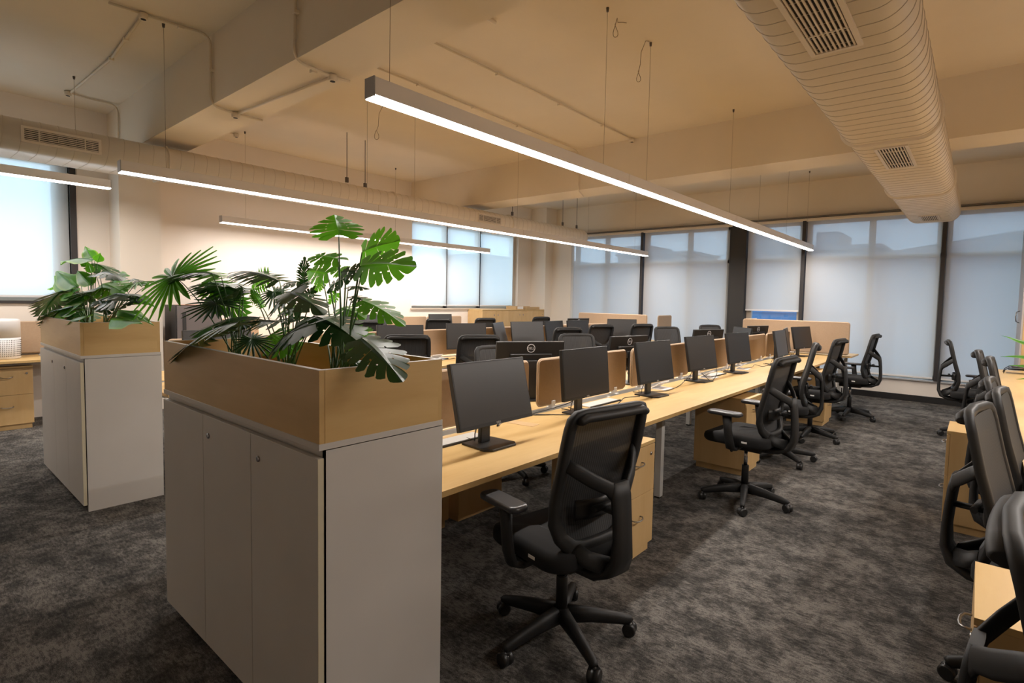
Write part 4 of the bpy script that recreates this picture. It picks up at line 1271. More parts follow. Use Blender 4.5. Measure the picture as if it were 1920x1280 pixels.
STEM_A = [[-2.647, 1.05, 1.227], [-2.204, 1.08, 1.213], [-1.688, 1.0, 1.257]]
LEAF_A = [
    ('F', 'b', 0, [-3.24, 1.0, 1.574], [-3.772, 0.97, 1.626], 1.0, [0.1, -0.77, 0.63]),
    ('P', 'd', 0, [-2.803, 1.15, 1.507], [-3.457, 1.12, 1.653], 0.45, [0.22, -0.24, 0.95]),
    ('P', 'b', 0, [-2.943, 1.1, 1.587], [-3.62, 1.055, 1.713], 0.4, [0.19, -0.16, 0.97]),
    ('P', 'd', 0, [-2.779, 1.0, 1.594], [-3.268, 0.955, 1.629], 0.3, [0.08, -0.15, 0.98]),
    ('F', 'd', 0, [-2.831, 1.05, 1.446], [-3.097, 1.005, 1.501], 1.0, [0.25, -0.44, 0.86]),
    ('P', 'd', 0, [-2.138, 0.86, 1.398], [-2.826, 0.812, 1.293], 0.36, [-0.12, -0.32, 0.94]),
    ('M', 'd', 1, [-1.745, 0.95, 1.407], [-2.109, 0.935, 1.34], 0.5, [-0.13, -0.55, 0.83]),
    ('P', 'd', 1, [-2.309, 1.1, 1.387], [-2.832, 1.07, 1.395], 0.4, [0.03, -0.26, 0.97]),
    ('M', 'd', 1, [-2.303, 1.15, 1.445], [-2.468, 1.135, 1.414], 0.7, [-0.11, -0.52, 0.85]),
    ('P', 'd', 0, [-2.907, 1.1, 1.535], [-3.24, 1.07, 1.565], 0.45, [0.12, -0.34, 0.93]),
    ('F', 'd', 0, [-2.25, 0.95, 1.325], [-2.084, 0.923, 1.254], 0.9, [0.34, -0.28, 0.9]),
    ('P', 'b', 0, [-3.064, 1.2, 1.185], [-3.686, 1.2, 1.205], 0.35, [0.02, -0.81, 0.58]),
    ('P', 'b', 0, [-3.239, 1.15, 1.577], [-2.774, 1.12, 1.44], 0.5, [0.22, -0.46, 0.86]),
    ('P', 'd', 0, [-2.51, 1.1, 1.399], [-3.245, 1.055, 1.389], 0.36, [-0.01, -0.13, 0.99]),
    ('P', 'd', 1, [-2.426, 1.15, 1.563], [-2.898, 1.105, 1.682], 0.42, [0.26, -0.29, 0.92]),
    ('P', 'b', 1, [-2.638, 1.2, 1.595], [-2.852, 1.17, 1.529], 0.6, [0.16, -0.98, -0.08]),
    ('M', 'd', 1, [-2.007, 1.05, 1.548], [-2.313, 1.005, 1.448], 0.5, [-0.15, -0.65, 0.74]),
    ('F', 'd', 1, [-2.593, 1.2, 1.516], [-2.429, 1.185, 1.442], 0.9, [0.33, -0.46, 0.82]),
    ('P', 'd', 1, [-2.307, 1.2, 1.538], [-2.236, 1.17, 1.652], 0.5, [0.75, -0.35, -0.56]),
    ('M', 'd', 1, [-2.031, 1.0, 1.514], [-1.742, 0.97, 1.484], 0.55, [0.08, -0.24, 0.97]),
    ('M', 'd', 1, [-1.863, 0.98, 1.407], [-2.169, 0.938, 1.295], 0.55, [-0.18, -0.64, 0.74]),
    ('M', 'd', 1, [-2.101, 1.15, 1.407], [-2.347, 1.105, 1.431], 0.5, [0.12, -0.13, 0.98]),
    ('M', 'd', 1, [-1.94, 1.05, 1.425], [-1.586, 1.005, 1.398], 0.62, [0.03, -0.34, 0.94]),
    ('M', 'b', 1, [-2.394, 1.1, 1.33], [-2.163, 1.07, 1.295], 0.8, [0.05, -0.58, 0.81]),
    ('F', 'b', 1, [-2.803, 1.2, 1.493], [-2.77, 1.2, 1.441], 1.0, [0.79, -0.36, 0.5]),
    ('M', 'b', 2, [-1.851, 1.1, 1.729], [-1.908, 1.115, 1.819], 1.9, [0.73, -0.43, 0.53]),
    ('M', 'b', 2, [-1.776, 1.15, 1.664], [-1.572, 1.135, 1.703], 0.8, [-0.1, -0.98, 0.17]),
    ('M', 'b', 2, [-1.631, 1.05, 1.605], [-1.364, 1.035, 1.619], 0.58, [-0.08, -0.85, 0.52]),
    ('M', 'b', 2, [-1.856, 1.1, 1.638], [-2.056, 1.07, 1.679], 0.45, [0.25, -0.57, 0.78]),
    ('M', 'b', 2, [-2.019, 1.15, 1.59], [-2.207, 1.135, 1.618], 0.6, [0.14, -0.88, 0.45]),
    ('M', 'd', 2, [-1.622, 1.05, 1.587], [-1.742, 1.029, 1.595], 0.6, [0.19, -0.85, 0.49]),
    ('M', 'd', 2, [-1.805, 1.1, 1.568], [-1.927, 1.07, 1.525], 0.55, [0.07, -0.89, 0.44]),
    ('M', 'd', 2, [-1.948, 1.2, 1.538], [-1.813, 1.2, 1.552], 0.5, [-0.1, -0.22, 0.97]),
    ('M', 'b', 2, [-1.698, 1.1, 1.487], [-1.448, 1.085, 1.444], 0.42, [0.13, -0.44, 0.89]),
    ('M', 'd', 2, [-1.543, 1.0, 1.366], [-1.271, 0.946, 1.301], 0.62, [0.15, -0.36, 0.92]),
    ('M', 'b', 2, [-1.856, 1.15, 1.376], [-1.699, 1.135, 1.365], 0.6, [-0.0, -0.6, 0.8]),
    ('F', 'b', 2, [-2.119, 1.2, 1.323], [-2.143, 1.2, 1.293], 1.2, [0.62, -0.61, -0.5]),
    ('M', 'd', 2, [-1.608, 0.98, 1.313], [-1.498, 0.971, 1.277], 0.5, [0.27, -0.31, 0.91]),
    ('M', 'b', 2, [-2.037, 1.2, 1.513], [-2.08, 1.185, 1.463], 0.7, [0.52, -0.83, -0.21]),
    ('M', 'b', 2, [-1.898, 1.15, 1.35], [-1.752, 1.135, 1.315], 0.6, [0.2, -0.31, 0.93]),
    ('M', 'd', 1, [-2.488, 1.2, 1.552], [-2.252, 1.185, 1.589], 0.5, [-0.17, -0.38, 0.91]),
    ('M', 'd', 2, [-1.915, 1.2, 1.502], [-1.79, 1.185, 1.492], 0.5, [0.04, -0.34, 0.94]),
    ('M', 'd', 1, [-2.179, 1.12, 1.448], [-2.289, 1.084, 1.388], 0.6, [0.06, -0.9, 0.43]),
    ('M', 'b', 1, [-2.474, 1.2, 1.441], [-2.237, 1.17, 1.485], 0.6, [-0.22, -0.48, 0.85]),
    ('P', 'b', 1, [-2.705, 1.2, 1.435], [-2.766, 1.17, 1.537], 0.5, [0.85, -0.33, 0.41]),
    ('M', 'd', 2, [-1.963, 1.15, 1.418], [-2.113, 1.105, 1.376], 0.5, [0.0, -0.69, 0.73]),
    ('M', 'b', 2, [-2.003, 1.2, 1.453], [-1.806, 1.17, 1.446], 0.5, [-0.03, -0.42, 0.91]),
    ('M', 'b', 2, [-2.142, 1.2, 1.563], [-2.174, 1.17, 1.512], 0.7, [0.7, -0.71, -0.01]),
    ('M', 'd', 1, [-2.124, 1.15, 1.524], [-2.187, 1.105, 1.485], 0.6, [0.41, -0.85, 0.33]),
    ('P', 'b', 0, [-2.928, 1.15, 1.475], [-3.073, 1.105, 1.535], 0.5, [0.45, -0.43, 0.78]),
    ('P', 'd', 0, [-2.77, 1.1, 1.346], [-2.981, 1.07, 1.382], 0.5, [0.21, -0.34, 0.92]),
    ('M', 'b', 2, [-1.959, 1.2, 1.598], [-2.08, 1.185, 1.624], 0.6, [0.23, -0.69, 0.68]),
    ('P', 'd', 0, [-2.697, 1.1, 1.535], [-2.725, 1.07, 1.463], 0.7, [0.82, -0.57, -0.08]),
    ('F', 'd', 0, [-2.531, 1.05, 1.372], [-2.771, 1.02, 1.341], 0.9, [-0.08, -0.32, 0.94]),
]
STEM_B = [[-5.246, 1.02, 1.27], [-4.916, 1.06, 1.282]]
LEAF_B = [
    ('V', 'b', 0, [-5.499, 1.0, 1.527], [-6.282, 0.97, 1.722], 0.26, [0.23, -0.52, 0.83]),
    ('V', 'b', 0, [-5.927, 1.05, 1.502], [-6.638, 1.02, 1.679], 0.3, [0.23, -0.51, 0.83]),
    ('V', 'b', 0, [-5.069, 1.0, 1.546], [-5.493, 0.985, 1.691], 0.32, [0.29, -0.52, 0.8]),
    ('V', 'b', 0, [-5.505, 1.1, 1.764], [-5.765, 1.1, 1.889], 0.45, [0.39, -0.42, 0.82]),
    ('V', 'b', 0, [-5.102, 1.05, 1.713], [-4.949, 1.035, 1.767], 0.5, [0.29, -0.26, -0.92]),
    ('V', 'b', 0, [-5.038, 1.0, 1.631], [-5.063, 0.985, 1.719], 0.7, [0.95, -0.23, 0.23]),
    ('V', 'b', 0, [-5.71, 1.1, 1.697], [-5.829, 1.085, 1.78], 0.4, [0.56, -0.38, 0.74]),
    ('V', 'd', 0, [-5.166, 1.05, 1.738], [-6.298, 1.02, 1.824], 0.22, [0.08, -0.16, 0.98]),
    ('M', 'd', 1, [-4.805, 1.0, 1.628], [-4.241, 0.985, 1.665], 0.35, [-0.07, -0.12, 0.99]),
    ('M', 'd', 1, [-5.509, 1.1, 1.722], [-4.831, 1.1, 1.695], 0.3, [0.04, -0.08, 1.0]),
    ('M', 'd', 1, [-4.113, 1.0, 1.481], [-4.592, 0.964, 1.526], 0.42, [0.11, -0.2, 0.97]),
    ('M', 'd', 1, [-4.133, 0.95, 1.442], [-4.421, 0.929, 1.476], 0.75, [0.14, -0.43, 0.89]),
    ('M', 'd', 1, [-4.559, 1.1, 1.484], [-4.088, 1.085, 1.502], 0.3, [-0.04, -0.08, 1.0]),
    ('F', 'b', 1, [-4.782, 1.15, 1.532], [-4.966, 1.135, 1.565], 1.0, [0.19, -0.56, 0.81]),
    ('F', 'b', 1, [-4.528, 1.15, 1.563], [-4.209, 1.135, 1.581], 0.8, [-0.07, -0.29, 0.95]),
    ('M', 'd', 1, [-4.814, 1.2, 1.597], [-4.526, 1.185, 1.591], 0.35, [0.02, -0.03, 1.0]),
    ('V', 'b', 1, [-4.455, 1.1, 1.474], [-3.973, 1.085, 1.447], 0.25, [0.04, -0.4, 0.92]),
    ('P', 'd', 0, [-5.764, 1.0, 1.517], [-6.944, 0.964, 1.417], 0.3, [-0.08, -0.08, 0.99]),
    ('V', 'b', 0, [-5.607, 1.0, 1.484], [-6.112, 0.97, 1.483], 0.36, [0.04, -0.69, 0.72]),
    ('V', 'b', 0, [-5.027, 0.95, 1.414], [-6.123, 0.923, 1.377], 0.3, [-0.01, -0.66, 0.76]),
    ('P', 'd', 0, [-5.22, 0.92, 1.384], [-6.227, 0.896, 1.329], 0.28, [-0.05, -0.09, 0.99]),
    ('V', 'b', 0, [-5.033, 0.92, 1.356], [-5.625, 0.896, 1.334], 0.26, [-0.02, -0.46, 0.89]),
    ('V', 'b', 0, [-4.666, 0.9, 1.331], [-5.397, 0.876, 1.289], 0.22, [-0.04, -0.38, 0.92]),
    ('V', 'b', 1, [-4.355, 1.0, 1.38], [-3.666, 0.985, 1.362], 0.18, [0.01, -0.41, 0.91]),
    ('V', 'b', 1, [-4.314, 0.95, 1.323], [-3.724, 0.935, 1.354], 0.3, [-0.06, -0.67, 0.74]),
    ('V', 'b', 1, [-4.948, 1.1, 1.597], [-4.593, 1.1, 1.627], 0.35, [-0.04, -0.87, 0.48]),
    ('M', 'b', 1, [-4.968, 1.05, 1.556], [-4.529, 1.035, 1.554], 0.6, [-0.01, -0.55, 0.84]),
    ('M', 'd', 1, [-4.191, 1.05, 1.438], [-4.484, 1.035, 1.437], 0.45, [0.01, -0.17, 0.98]),
    ('M', 'd', 0, [-5.929, 1.1, 1.616], [-6.206, 1.1, 1.642], 0.5, [0.09, -0.15, 0.98]),
    ('M', 'd', 0, [-4.754, 1.0, 1.527], [-5.521, 0.985, 1.502], 0.4, [-0.03, -0.09, 1.0]),
    ('M', 'd', 0, [-4.582, 0.95, 1.44], [-4.329, 0.935, 1.391], 0.5, [0.17, -0.21, 0.96]),
    ('V', 'd', 0, [-4.913, 0.95, 1.44], [-4.95, 0.941, 1.472], 0.7, [0.64, -0.42, 0.64]),
    ('V', 'b', 0, [-5.224, 1.05, 1.608], [-5.225, 1.035, 1.528], 0.5, [0.98, -0.19, 0.02]),
    ('M', 'd', 0, [-6.068, 1.1, 1.372], [-5.544, 1.07, 1.335], 0.6, [0.06, -0.14, 0.99]),
    ('V', 'b', 1, [-4.363, 1.15, 1.532], [-4.265, 1.15, 1.572], 0.3, [0.04, -0.99, -0.11]),
    ('V', 'd', 0, [-6.585, 1.1, 1.557], [-7.248, 1.1, 1.549], 0.3, [-0.01, -0.23, 0.97]),
]

# ------------------------------------------------------------------ mesh office chairs
def chair_proto(lift):
    """Task chair facing +Y; origin on the floor under the gas lift. lift raises seat and back."""
    r = empty('office_chair')
    D = lift
    # star base
    hub = MB(); hub.lathe([(0.035, 0.075), (0.045, 0.085), (0.048, 0.125), (0.032, 0.14)], 20)
    hub.build('base_hub', 'dark_plastic', r)
    for i in range(5):
        a = 2 * PI * i / 5 + BASE_ANGLE
        c, s = math.cos(a), math.sin(a)
        m = MB()
        m.sweep([(0.03 * c, 0.03 * s, 0.108), (0.14 * c, 0.14 * s, 0.100), (0.25 * c, 0.25 * s, 0.083), (0.308 * c, 0.308 * s, 0.072), (0.318 * c, 0.318 * s, 0.066)],
                [0.056, 0.046, 0.036, 0.032, 0.026], [0.075, 0.062, 0.050, 0.042, 0.034], n=10, square=True)
        leg = m.build('base_leg', 'dark_plastic', r)
        w = MB()
        ca = a + 1.1 + i * 0.7
        X, Y = 0.312 * c, 0.312 * s
        T = Matrix.Translation((X, Y, 0.031)) @ Matrix.Rotation(ca, 4, 'Z') @ Matrix.Rotation(PI / 2, 4, 'Y')
        w.lathe([(0.024, -0.026), (0.030, -0.022), (0.030, -0.006), (0.026, -0.004), (0.026, 0.004), (0.030, 0.006), (0.030, 0.022), (0.024, 0.026)], 18, T)
        w.lathe([(0.009, 0.03), (0.009, 0.07)], 10, Matrix.Translation((X, Y, 0)))
        w.sweep([(X, Y, 0.064), (X + 0.01 * math.sin(ca), Y - 0.01 * math.cos(ca), 0.045)], 0.05, 0.02, n=8)
        w.build('caster', 'smooth_plastic', leg)
    g = MB(); g.lathe([(0.026, 0.13), (0.026, 0.28), (0.024, 0.285)], 18)
    g.build('lift_sleeve', 'smooth_plastic', r)
    g = MB(); g.lathe([(0.014, 0.28), (0.014, 0.37 + D)], 14)
    g.build('gas_lift', 'chrome', r)
    m = MB()
    m.box(-0.09, 0.09, -0.14, 0.12, 0.365 + D, 0.425 + D, bevel=0.012)
    m.box(-0.24, 0.24, -0.03, 0.05, 0.40 + D, 0.425 + D, bevel=0.008)
    m.sweep([(0.09, 0.04, 0.385 + D), (0.22, 0.05, 0.382 + D)], 0.014, n=8); m.box(0.21, 0.26, 0.03, 0.07, 0.375 + D, 0.39 + D, bevel=0.005)
    m.sweep([(-0.09, 0.03, 0.385 + D), (-0.20, 0.03, 0.38 + D)], 0.02, n=8)
    m.build('tilt_mechanism', 'dark_plastic', r)
    # seat
    out = rrect(-0.245, 0.245, -0.23, 0.26, 0.10, 7)
    def zf(z):
        return lambda x, y: z + D - 0.022 * max(0, (y - 0.12) / 0.14) ** 2 - 0.012 * (1 - (x / 0.25) ** 2) * (1 - min(1, abs(y) / 0.25) ** 2)
    m = MB()
    m.layers(out, [(lambda x, y: 0.425 + D, 0.05), (lambda x, y: 0.43 + D, 0.012), (lambda x, y: 0.445 + D, 0.0), (zf(0.485), 0.0), (zf(0.503), 0.008), (zf(0.512), 0.03), (zf(0.514), 0.10), (zf(0.514), 0.18)])
    seat = m.build('seat', 'black_fabric', r)
    MB().box(0.2465, 0.248, -0.10, -0.06, 0.462 + D, 0.475 + D).build('seat_tag', 'paper_white', seat)
    MB().box(-0.248, -0.2465, -0.10, -0.06, 0.462 + D, 0.475 + D).build('seat_tag', 'paper_white', seat)
    # back frame loop
    prof = [(0.505, 0.00, -0.205), (0.507, 0.09, -0.205), (0.52, 0.14, -0.20), (0.56, 0.180, -0.185), (0.62, 0.198, -0.172), (0.70, 0.206, -0.178), (0.78, 0.210, -0.20),
            (0.86, 0.212, -0.222), (0.94, 0.211, -0.240), (1.01, 0.208, -0.255), (1.045, 0.203, -0.264), (1.064, 0.186, -0.270), (1.070, 0.15, -0.274), (1.073, 0.0, -0.278)]
    def yb(z):
        for (z0, _, y0), (z1, _, y1) in zip(prof[:-1], prof[1:]):
            if z0 <= z <= z1 and z1 > z0: return y0 + (y1 - y0) * (z - z0) / (z1 - z0)
        return prof[-1][2]
    def hw(z):
        for (z0, w0, _), (z1, w1, _) in zip(prof[:-1], prof[1:]):
            if z0 <= z <= z1 and z1 > z0: return w0 + (w1 - w0) * (z - z0) / (z1 - z0)
        return 0
    def cv(x): return 0.014 * (abs(x) / 0.235) ** 2        # wraps a little round the sitter
    loop = [(w, y + cv(w), z + D) for z, w, y in prof] + [(-w, y + cv(w), z + D) for z, w, y in reversed(prof[1:-1])]
    Ws = []
    for z, w, y in prof: Ws.append(0.070 if z < 0.53 else 0.060 if z < 0.66 else 0.044)
    Ws = Ws + list(reversed(Ws[1:-1]))
    m = MB(); m.sweep(loop, Ws, 0.034, n=12, closed=True, up=(0, 1, 0), square=True)
    m.build('back_frame', 'dark_plastic', r)
    # thick padded roll along the top edge, standing proud at the back
    m = MB()
    xs = [-0.196, -0.188, -0.16, -0.12, -0.06, 0, 0.06, 0.12, 0.16, 0.188, 0.196]
    m.sweep([(x, yb(1.07) + cv(x) - 0.014, 1.060 + D - (0.012 if abs(x) > 0.17 else 0.0)) for x in xs], [0.038, 0.048] + [0.054] * 7 + [0.048, 0.038], [0.026, 0.034] + [0.038] * 7 + [0.034, 0.026], n=12, up=(0, 0, 1))
    m.build('top_roll', 'dark_plastic', r)
    # mesh
    m = MB()
    rows = []
    NZ, NX = 20, 12
    zs = [0.52 + (1.060 - 0.52) * i / NZ for i in range(NZ + 1)]
    for z in zs:
        w = max(hw(z) - 0.006, 0.05)
        rows.append([m.bm.verts.new((w * (2 * j / NX - 1), yb(z) + cv(w * (2 * j / NX - 1)) + 0.012, z + D)) for j in range(NX + 1)])
    for i in range(NZ):
        for j in range(NX):
            f = m.bm.faces.new((rows[i][j], rows[i][j + 1], rows[i + 1][j + 1], rows[i + 1][j])); f.smooth = True
    m.build('back_mesh', 'chair_mesh', r)
    # Y spine
    m = MB()
    for s in (-1, 1):
        m.sweep([(s * 0.203, yb(0.87) + 0.012, 0.875 + D), (s * 0.165, -0.245, 0.845 + D), (s * 0.11, -0.285, 0.805 + D), (s * 0.055, -0.315, 0.775 + D), (s * 0.025, -0.325, 0.735 + D)],
                [0.050, 0.056, 0.058, 0.056, 0.05], 0.020, n=10, up=(0, 1, 0.2), square=True)
    m.sweep([(0, -0.318, 0.795 + D), (0, -0.326, 0.74 + D), (0, -0.334, 0.66 + D), (0, -0.340, 0.57 + D), (0, -0.338, 0.49 + D), (0, -0.312, 0.435 + D), (0, -0.25, 0.405 + D), (0, -0.15, 0.395 + D), (0, -0.05, 0.395 + D)],
            [0.09, 0.105, 0.10, 0.10, 0.115, 0.14, 0.16, 0.16, 0.13], [0.025, 0.030, 0.03, 0.03, 0.035, 0.045, 0.045, 0.04, 0.03], n=12, up=(0, 1, 0.3), square=True)
    sp = m.build('back_spine', 'dark_plastic', r)
    # bottom cradle from the loop to the spine
    m = MB()
    for s in (-1, 1):
        m.sweep([(s * 0.13, -0.205, 0.515 + D), (s * 0.10, -0.25, 0.48 + D), (s * 0.04, -0.30, 0.455 + D)], [0.06, 0.07, 0.08], 0.03, n=8, up=(0, 1, 0), square=True)
    m.build('back_cradle', 'dark_plastic', r)
    # lumbar support
    m = MB()
    m.sweep([(-0.12, -0.192, 0.665 + D), (-0.06, -0.212, 0.665 + D), (0, -0.218, 0.665 + D), (0.06, -0.212, 0.665 + D), (0.12, -0.192, 0.665 + D)], 0.012, 0.085, n=8, up=(0, 0, 1), square=True)
    m.build('lumbar_pad', 'smooth_plastic', r)
    m = MB()
    m.sweep([(0, -0.215, 0.665 + D), (0, -0.32, 0.665 + D)], 0.05, 0.022, n=8, up=(0, 0, 1), square=True)
    m.sweep([(-0.07, -0.245, 0.675 + D), (0.07, -0.245, 0.675 + D)], 0.028, n=10)
    m.build('lumbar_bracket', 'dark_plastic', r)
    # armrests
    for s in (-1, 1):
        m = MB()
        m.sweep(
                [(s * 0.17, 0.0, 0.405 + D), (s * 0.24, 0.0, 0.405 + D), (s * 0.283, 0.002, 0.422 + D), (s * 0.298, 0.008, 0.475 + D), (s * 0.300, 0.02, 0.56 + D), (s * 0.300, 0.03, 0.66 + (D if D == 0.045 else 0.6 * D))],
                [0.022, 0.026, 0.030, 0.032, 0.032, 0.038], [0.055, 0.06, 0.068, 0.064, 0.058, 0.066], n=10, up=(0, 1, 0), square=True)
        post = m.build('arm_post', 'dark_plastic', r)
        ar = MB()
        ol = [(x, y) for x, y in rrect(-0.045, 0.045, -0.125, 0.125, 0.03, 5)]
        ar.layers(ol, [(0.0, 0.012), (0.006, 0.001), (0.018, 0.0), (0.026, 0.006), (0.028, 0.016)])
        pad = ar.build('arm_pad', 'arm_pad', r, (s * 0.300, 0.045, 0.658 + (D if D == 0.045 else 0.6 * D)))
    return r
BASE_ANGLE = 0.0
# x, y, facing direction of the sitter in degrees (0 = +X, 90 = +Y), lift, base turn, label, category group
CH = 'black mesh office chairs'
CHAIRS = [
    (-1.368, 1.902, 169, 0.00, 43.5, 'nearest black mesh chair in the foreground, back turned to the aisle, beside the nearest desk'),
    (-1.312, 4.170, 176, 0.045, -2.0, 'second nearest mesh chair of the middle row, both armrests showing over the desk edge'),
    (-1.43, 5.55, 194, 0.06, 30, 'third mesh chair of the middle row, seen exactly from the side'),
    (-1.42, 6.70, 176, 0.06, -20, 'fourth mesh chair of the middle row, oval hole of its back showing wood'),
    (-1.30, 8.35, 178, 0.06, -20, 'last mesh chair of the middle row aisle, against the far blinds'),
    (0.350, 1.46, -5, 0.00, 20, 'mesh chair cut off by the lower right corner'),
    (0.275, 2.81, -9, 0.02, 195, 'second mesh chair on the right, grey mesh of its back facing the aisle'),
    (0.36, 3.50, -6, 0.02, 10, 'right hand mesh chair half hidden behind the second one'),
    (0.33, 4.22, -4, 0.0, 50, 'right hand mesh chair behind the aisle pedestal'),
    (0.34, 5.35, -3, 0.05, 0, 'right hand mesh chair tucked behind a taller looking one, further back'),
    (0.27, 6.15, -3, 0.05, 30, 'right hand mesh chair standing fifth along the right row'),
    (0.00, 8.10, 4, 0.04, 130, 'right hand mesh chair furthest back, alone against the far blinds'),
    (-4.50, 3.41, 149, 0.05, 10, 'black chair back right of the planter corner, in the second row'),
    (-4.20, 4.08, 152, 0.04, 30, 'black chair back between the second row monitors'),
    (-3.05, 3.42, -20, 0.00, 50, 'chair with dim grey back left of the monitor with round logo'),
    (-3.38, 5.05, -30, 0.03, 10, 'broad grey chair back in the middle of the picture, right of the round logo'),
    (-4.55, 6.10, 158, 0.05, 0, 'black chair top in front of the second row monitor with bright reflection'),
    (-4.68, 7.15, 158, 0.06, 20, 'black chair beside the black monitor at the far second row partition'),
    (-4.47, 8.05, 158, 0.06, 60, 'black chair in front of the right end of the far second row partition'),
    (-3.42, 7.50, -28, 0.05, 10, 'chair back in front of the squarish far partition'),
    (-3.32, 8.95, -28, 0.05, 30, 'small chair back against the blinds left of the black column'),
    (-7.55, 5.00, 150, 0.04, 30, 'chair at the left wall desk just right of the large plants'),
    (-7.65, 6.50, 150, 0.05, 30, 'chair at the left wall desk under the middle of the window'),
    (-7.55, 7.50, 165, 0.05, 30, 'chair at the left wall desk before the credenza'),
    (-7.45, 9.10, 165, 0.06, 30, 'furthest chair on the left, in front of the credenza'),
]
def chairs():
    global BASE_ANGLE
    protos = {}
    for x, y, face, lift, base, lab in CHAIRS:
        key = lift
        if key not in protos:
            BASE_ANGLE = 0.0
            protos[key] = o = chair_proto(lift)
        else:
            o = copy_tree(protos[key])
        rz = math.radians(face - 90)
        o.location = (x, y, 0)
        o.rotation_euler = (0, 0, rz)
        turn = math.radians(base) - rz
        for ch in o.children if hasattr(o, 'children') else []:
            if ch.name.startswith('base_leg'): ch.rotation_euler = (0, 0, turn)
        tag(o, lab, 'chair', CH)
chairs()

# ------------------------------------------------------------------ potted plants
def leaf_mesh(kind, B, T, width, camf, curl, rnd):
    """A leaf from base B to tip T (points relative to the plant), width = full width / length, camf = upper side normal."""
    B, T = Vector(B), Vector(T)
    ax = T - B
    L = ax.length
    u = ax.normalized()
    nrm = Vector(camf)
    nrm = (nrm - u * nrm.dot(u)).normalized()
    s = u.cross(nrm).normalized()
    bm = bmesh.new()
    uvl = bm.loops.layers.uv.new('leaf')
    uvv = {}
    def P(a, b, lift=0.0):
        """a along 0..1, b sideways in lengths; droops at tip and folds along the midrib."""
        droop = -curl * (a - 0.1) ** 2 * L
        fold = -abs(b) * 0.28 * L * (1 if kind != 'F' else 0.35)
        return B + u * (a * L) + s * (b * L) + nrm * (droop + fold + lift)
    def vert(a, b, v, lift=0.0):
        q = bm.verts.new(P(a, b, lift)); uvv[q] = (a, v); return q
    if kind == 'V':
        n, k = 12, 4
        for side in (-1, 1):
            rows = []
            for i in range(n + 1):
                t = i / n
                w = width / 2 * math.sin(PI * min(1, t ** 0.72)) ** 0.85 * (1 - 0.65 * t ** 2.2) * 0.92
                wave = 0.012 * math.sin(t * 14 + rnd) * L
                rows.append([vert(t, side * w * j / k, j / k, wave * (j / k)) for j in range(k + 1)])
            for i in range(n):
                for j in range(k):
                    try: bm.faces.new((rows[i][j], rows[i][j + 1], rows[i + 1][j + 1], rows[i + 1][j]))
                    except ValueError: pass
    elif kind in 'MP':
        lobes = 7 if kind == 'M' else 12
        gap = 0.20 if kind == 'M' else 0.40
        r0 = 0.42 if kind == 'M' else 0.24
        sub = 4
        for side in (-1, 1):
            cols = []
            for li in range(lobes):
                for q in range(sub + 1):
                    f = q / sub
                    cols.append((li, f))
            def edge(li, f, rr):
                # along the midrib; lobes are pinched together near the rib
                t0, t1 = li / lobes, (li + 1) / lobes
                g = gap * max(0, (rr - r0) / (1 - r0)) if 0 < li else 0
                g2 = gap * max(0, (rr - r0) / (1 - r0)) if li < lobes - 1 else 0
                return t0 + (t1 - t0) * (g * 0.5 + f * (1 - g * 0.5 - g2 * 0.5))
            def point(li, f, rr):
                t = edge(li, f, rr)
                if kind == 'M':
                    w = width / 2 * (math.sin(PI * min(1, 0.12 + 0.88 * t) ** 0.9) ** 0.75)
                    back = -0.20 * (1 - t) ** 3 * rr
                else:
                    w = width / 2 * (math.sin(PI * (0.10 + 0.9 * t) ** 0.85) ** 0.7)
                    back = -0.06 * (1 - t) ** 3 * rr
                tipround = 1 - 0.22 * (2 * f - 1) ** 2 * max(0, (rr - r0) / (1 - r0)) * (1 if kind == 'M' else 2.6)
                a = t * 0.78 + back + rr * (0.05 + 0.17 * t)
                b = side * w * rr * tipround
                return a, b
            rad = [0, 0.18, 0.36, r0 if r0 > 0.4 else 0.5, 0.72, 0.88, 1.0]
            for li in range(lobes):
                grid = []
                for q in range(sub + 1):
                    f = q / sub
                    grid.append([])
                    for rr in rad:
                        a, b = point(li, f, rr)
                        grid[-1].append(vert(a, b, rr, 0.004 * math.sin(li * 2 + rnd) * rr))
                for q in range(sub):
                    for k in range(len(rad) - 1):
                        # small windows near the rib of monstera leaves
                        if kind == 'M' and li in (2, 3, 4) and q == sub - 1 and k == 2: continue
                        try: bm.faces.new((grid[q][k], grid[q][k + 1], grid[q + 1][k + 1], grid[q + 1][k]))
                        except ValueError: pass
    elif kind == 'F':
        n = 21
        C = 0.10
        for i in range(n):
            a = math.radians(-158 + 316 * i / (n - 1))
            ln = 0.86 * (0.80 + 0.20 * math.cos(a)) * (1 - 0.05 * ((i * 7) % 3))
            ln *= 1.0
            for side in (-1, 1):
                rows = []
                for j, f in enumerate((0.0, 0.25, 0.5, 0.75, 0.9, 1.0)):
                    half = (0.01, 0.032, 0.040, 0.034, 0.018, 0.001)[j]
                    rr = f * ln
                    row = []
                    for v in (0, 1):
                        x = C + rr * math.cos(a) - side * v * half * math.sin(a)
                        y = (rr * math.sin(a) + side * v * half * math.cos(a)) * width * 0.74
                        q = bm.verts.new(P(x, y, -0.25 * f * f * ln * L * 0.35 + (0 if v else 0.010 * L)))
                        uvv[q] = (f, 0.35 + 0.4 * v)
                        row.append(q)
                    rows.append(row)
                for j in range(5):
                    try: bm.faces.new((rows[j][0], rows[j][1], rows[j + 1][1], rows[j + 1][0]))
                    except ValueError: pass
    bmesh.ops.remove_doubles(bm, verts=bm.verts, dist=0.0004)
    for f in bm.faces:
        f.smooth = True
        for lp in f.loops:
            best = uvv.get(lp.vert)
            lp[uvl].uv = best if best else (0.5, 0.5)
    return bm

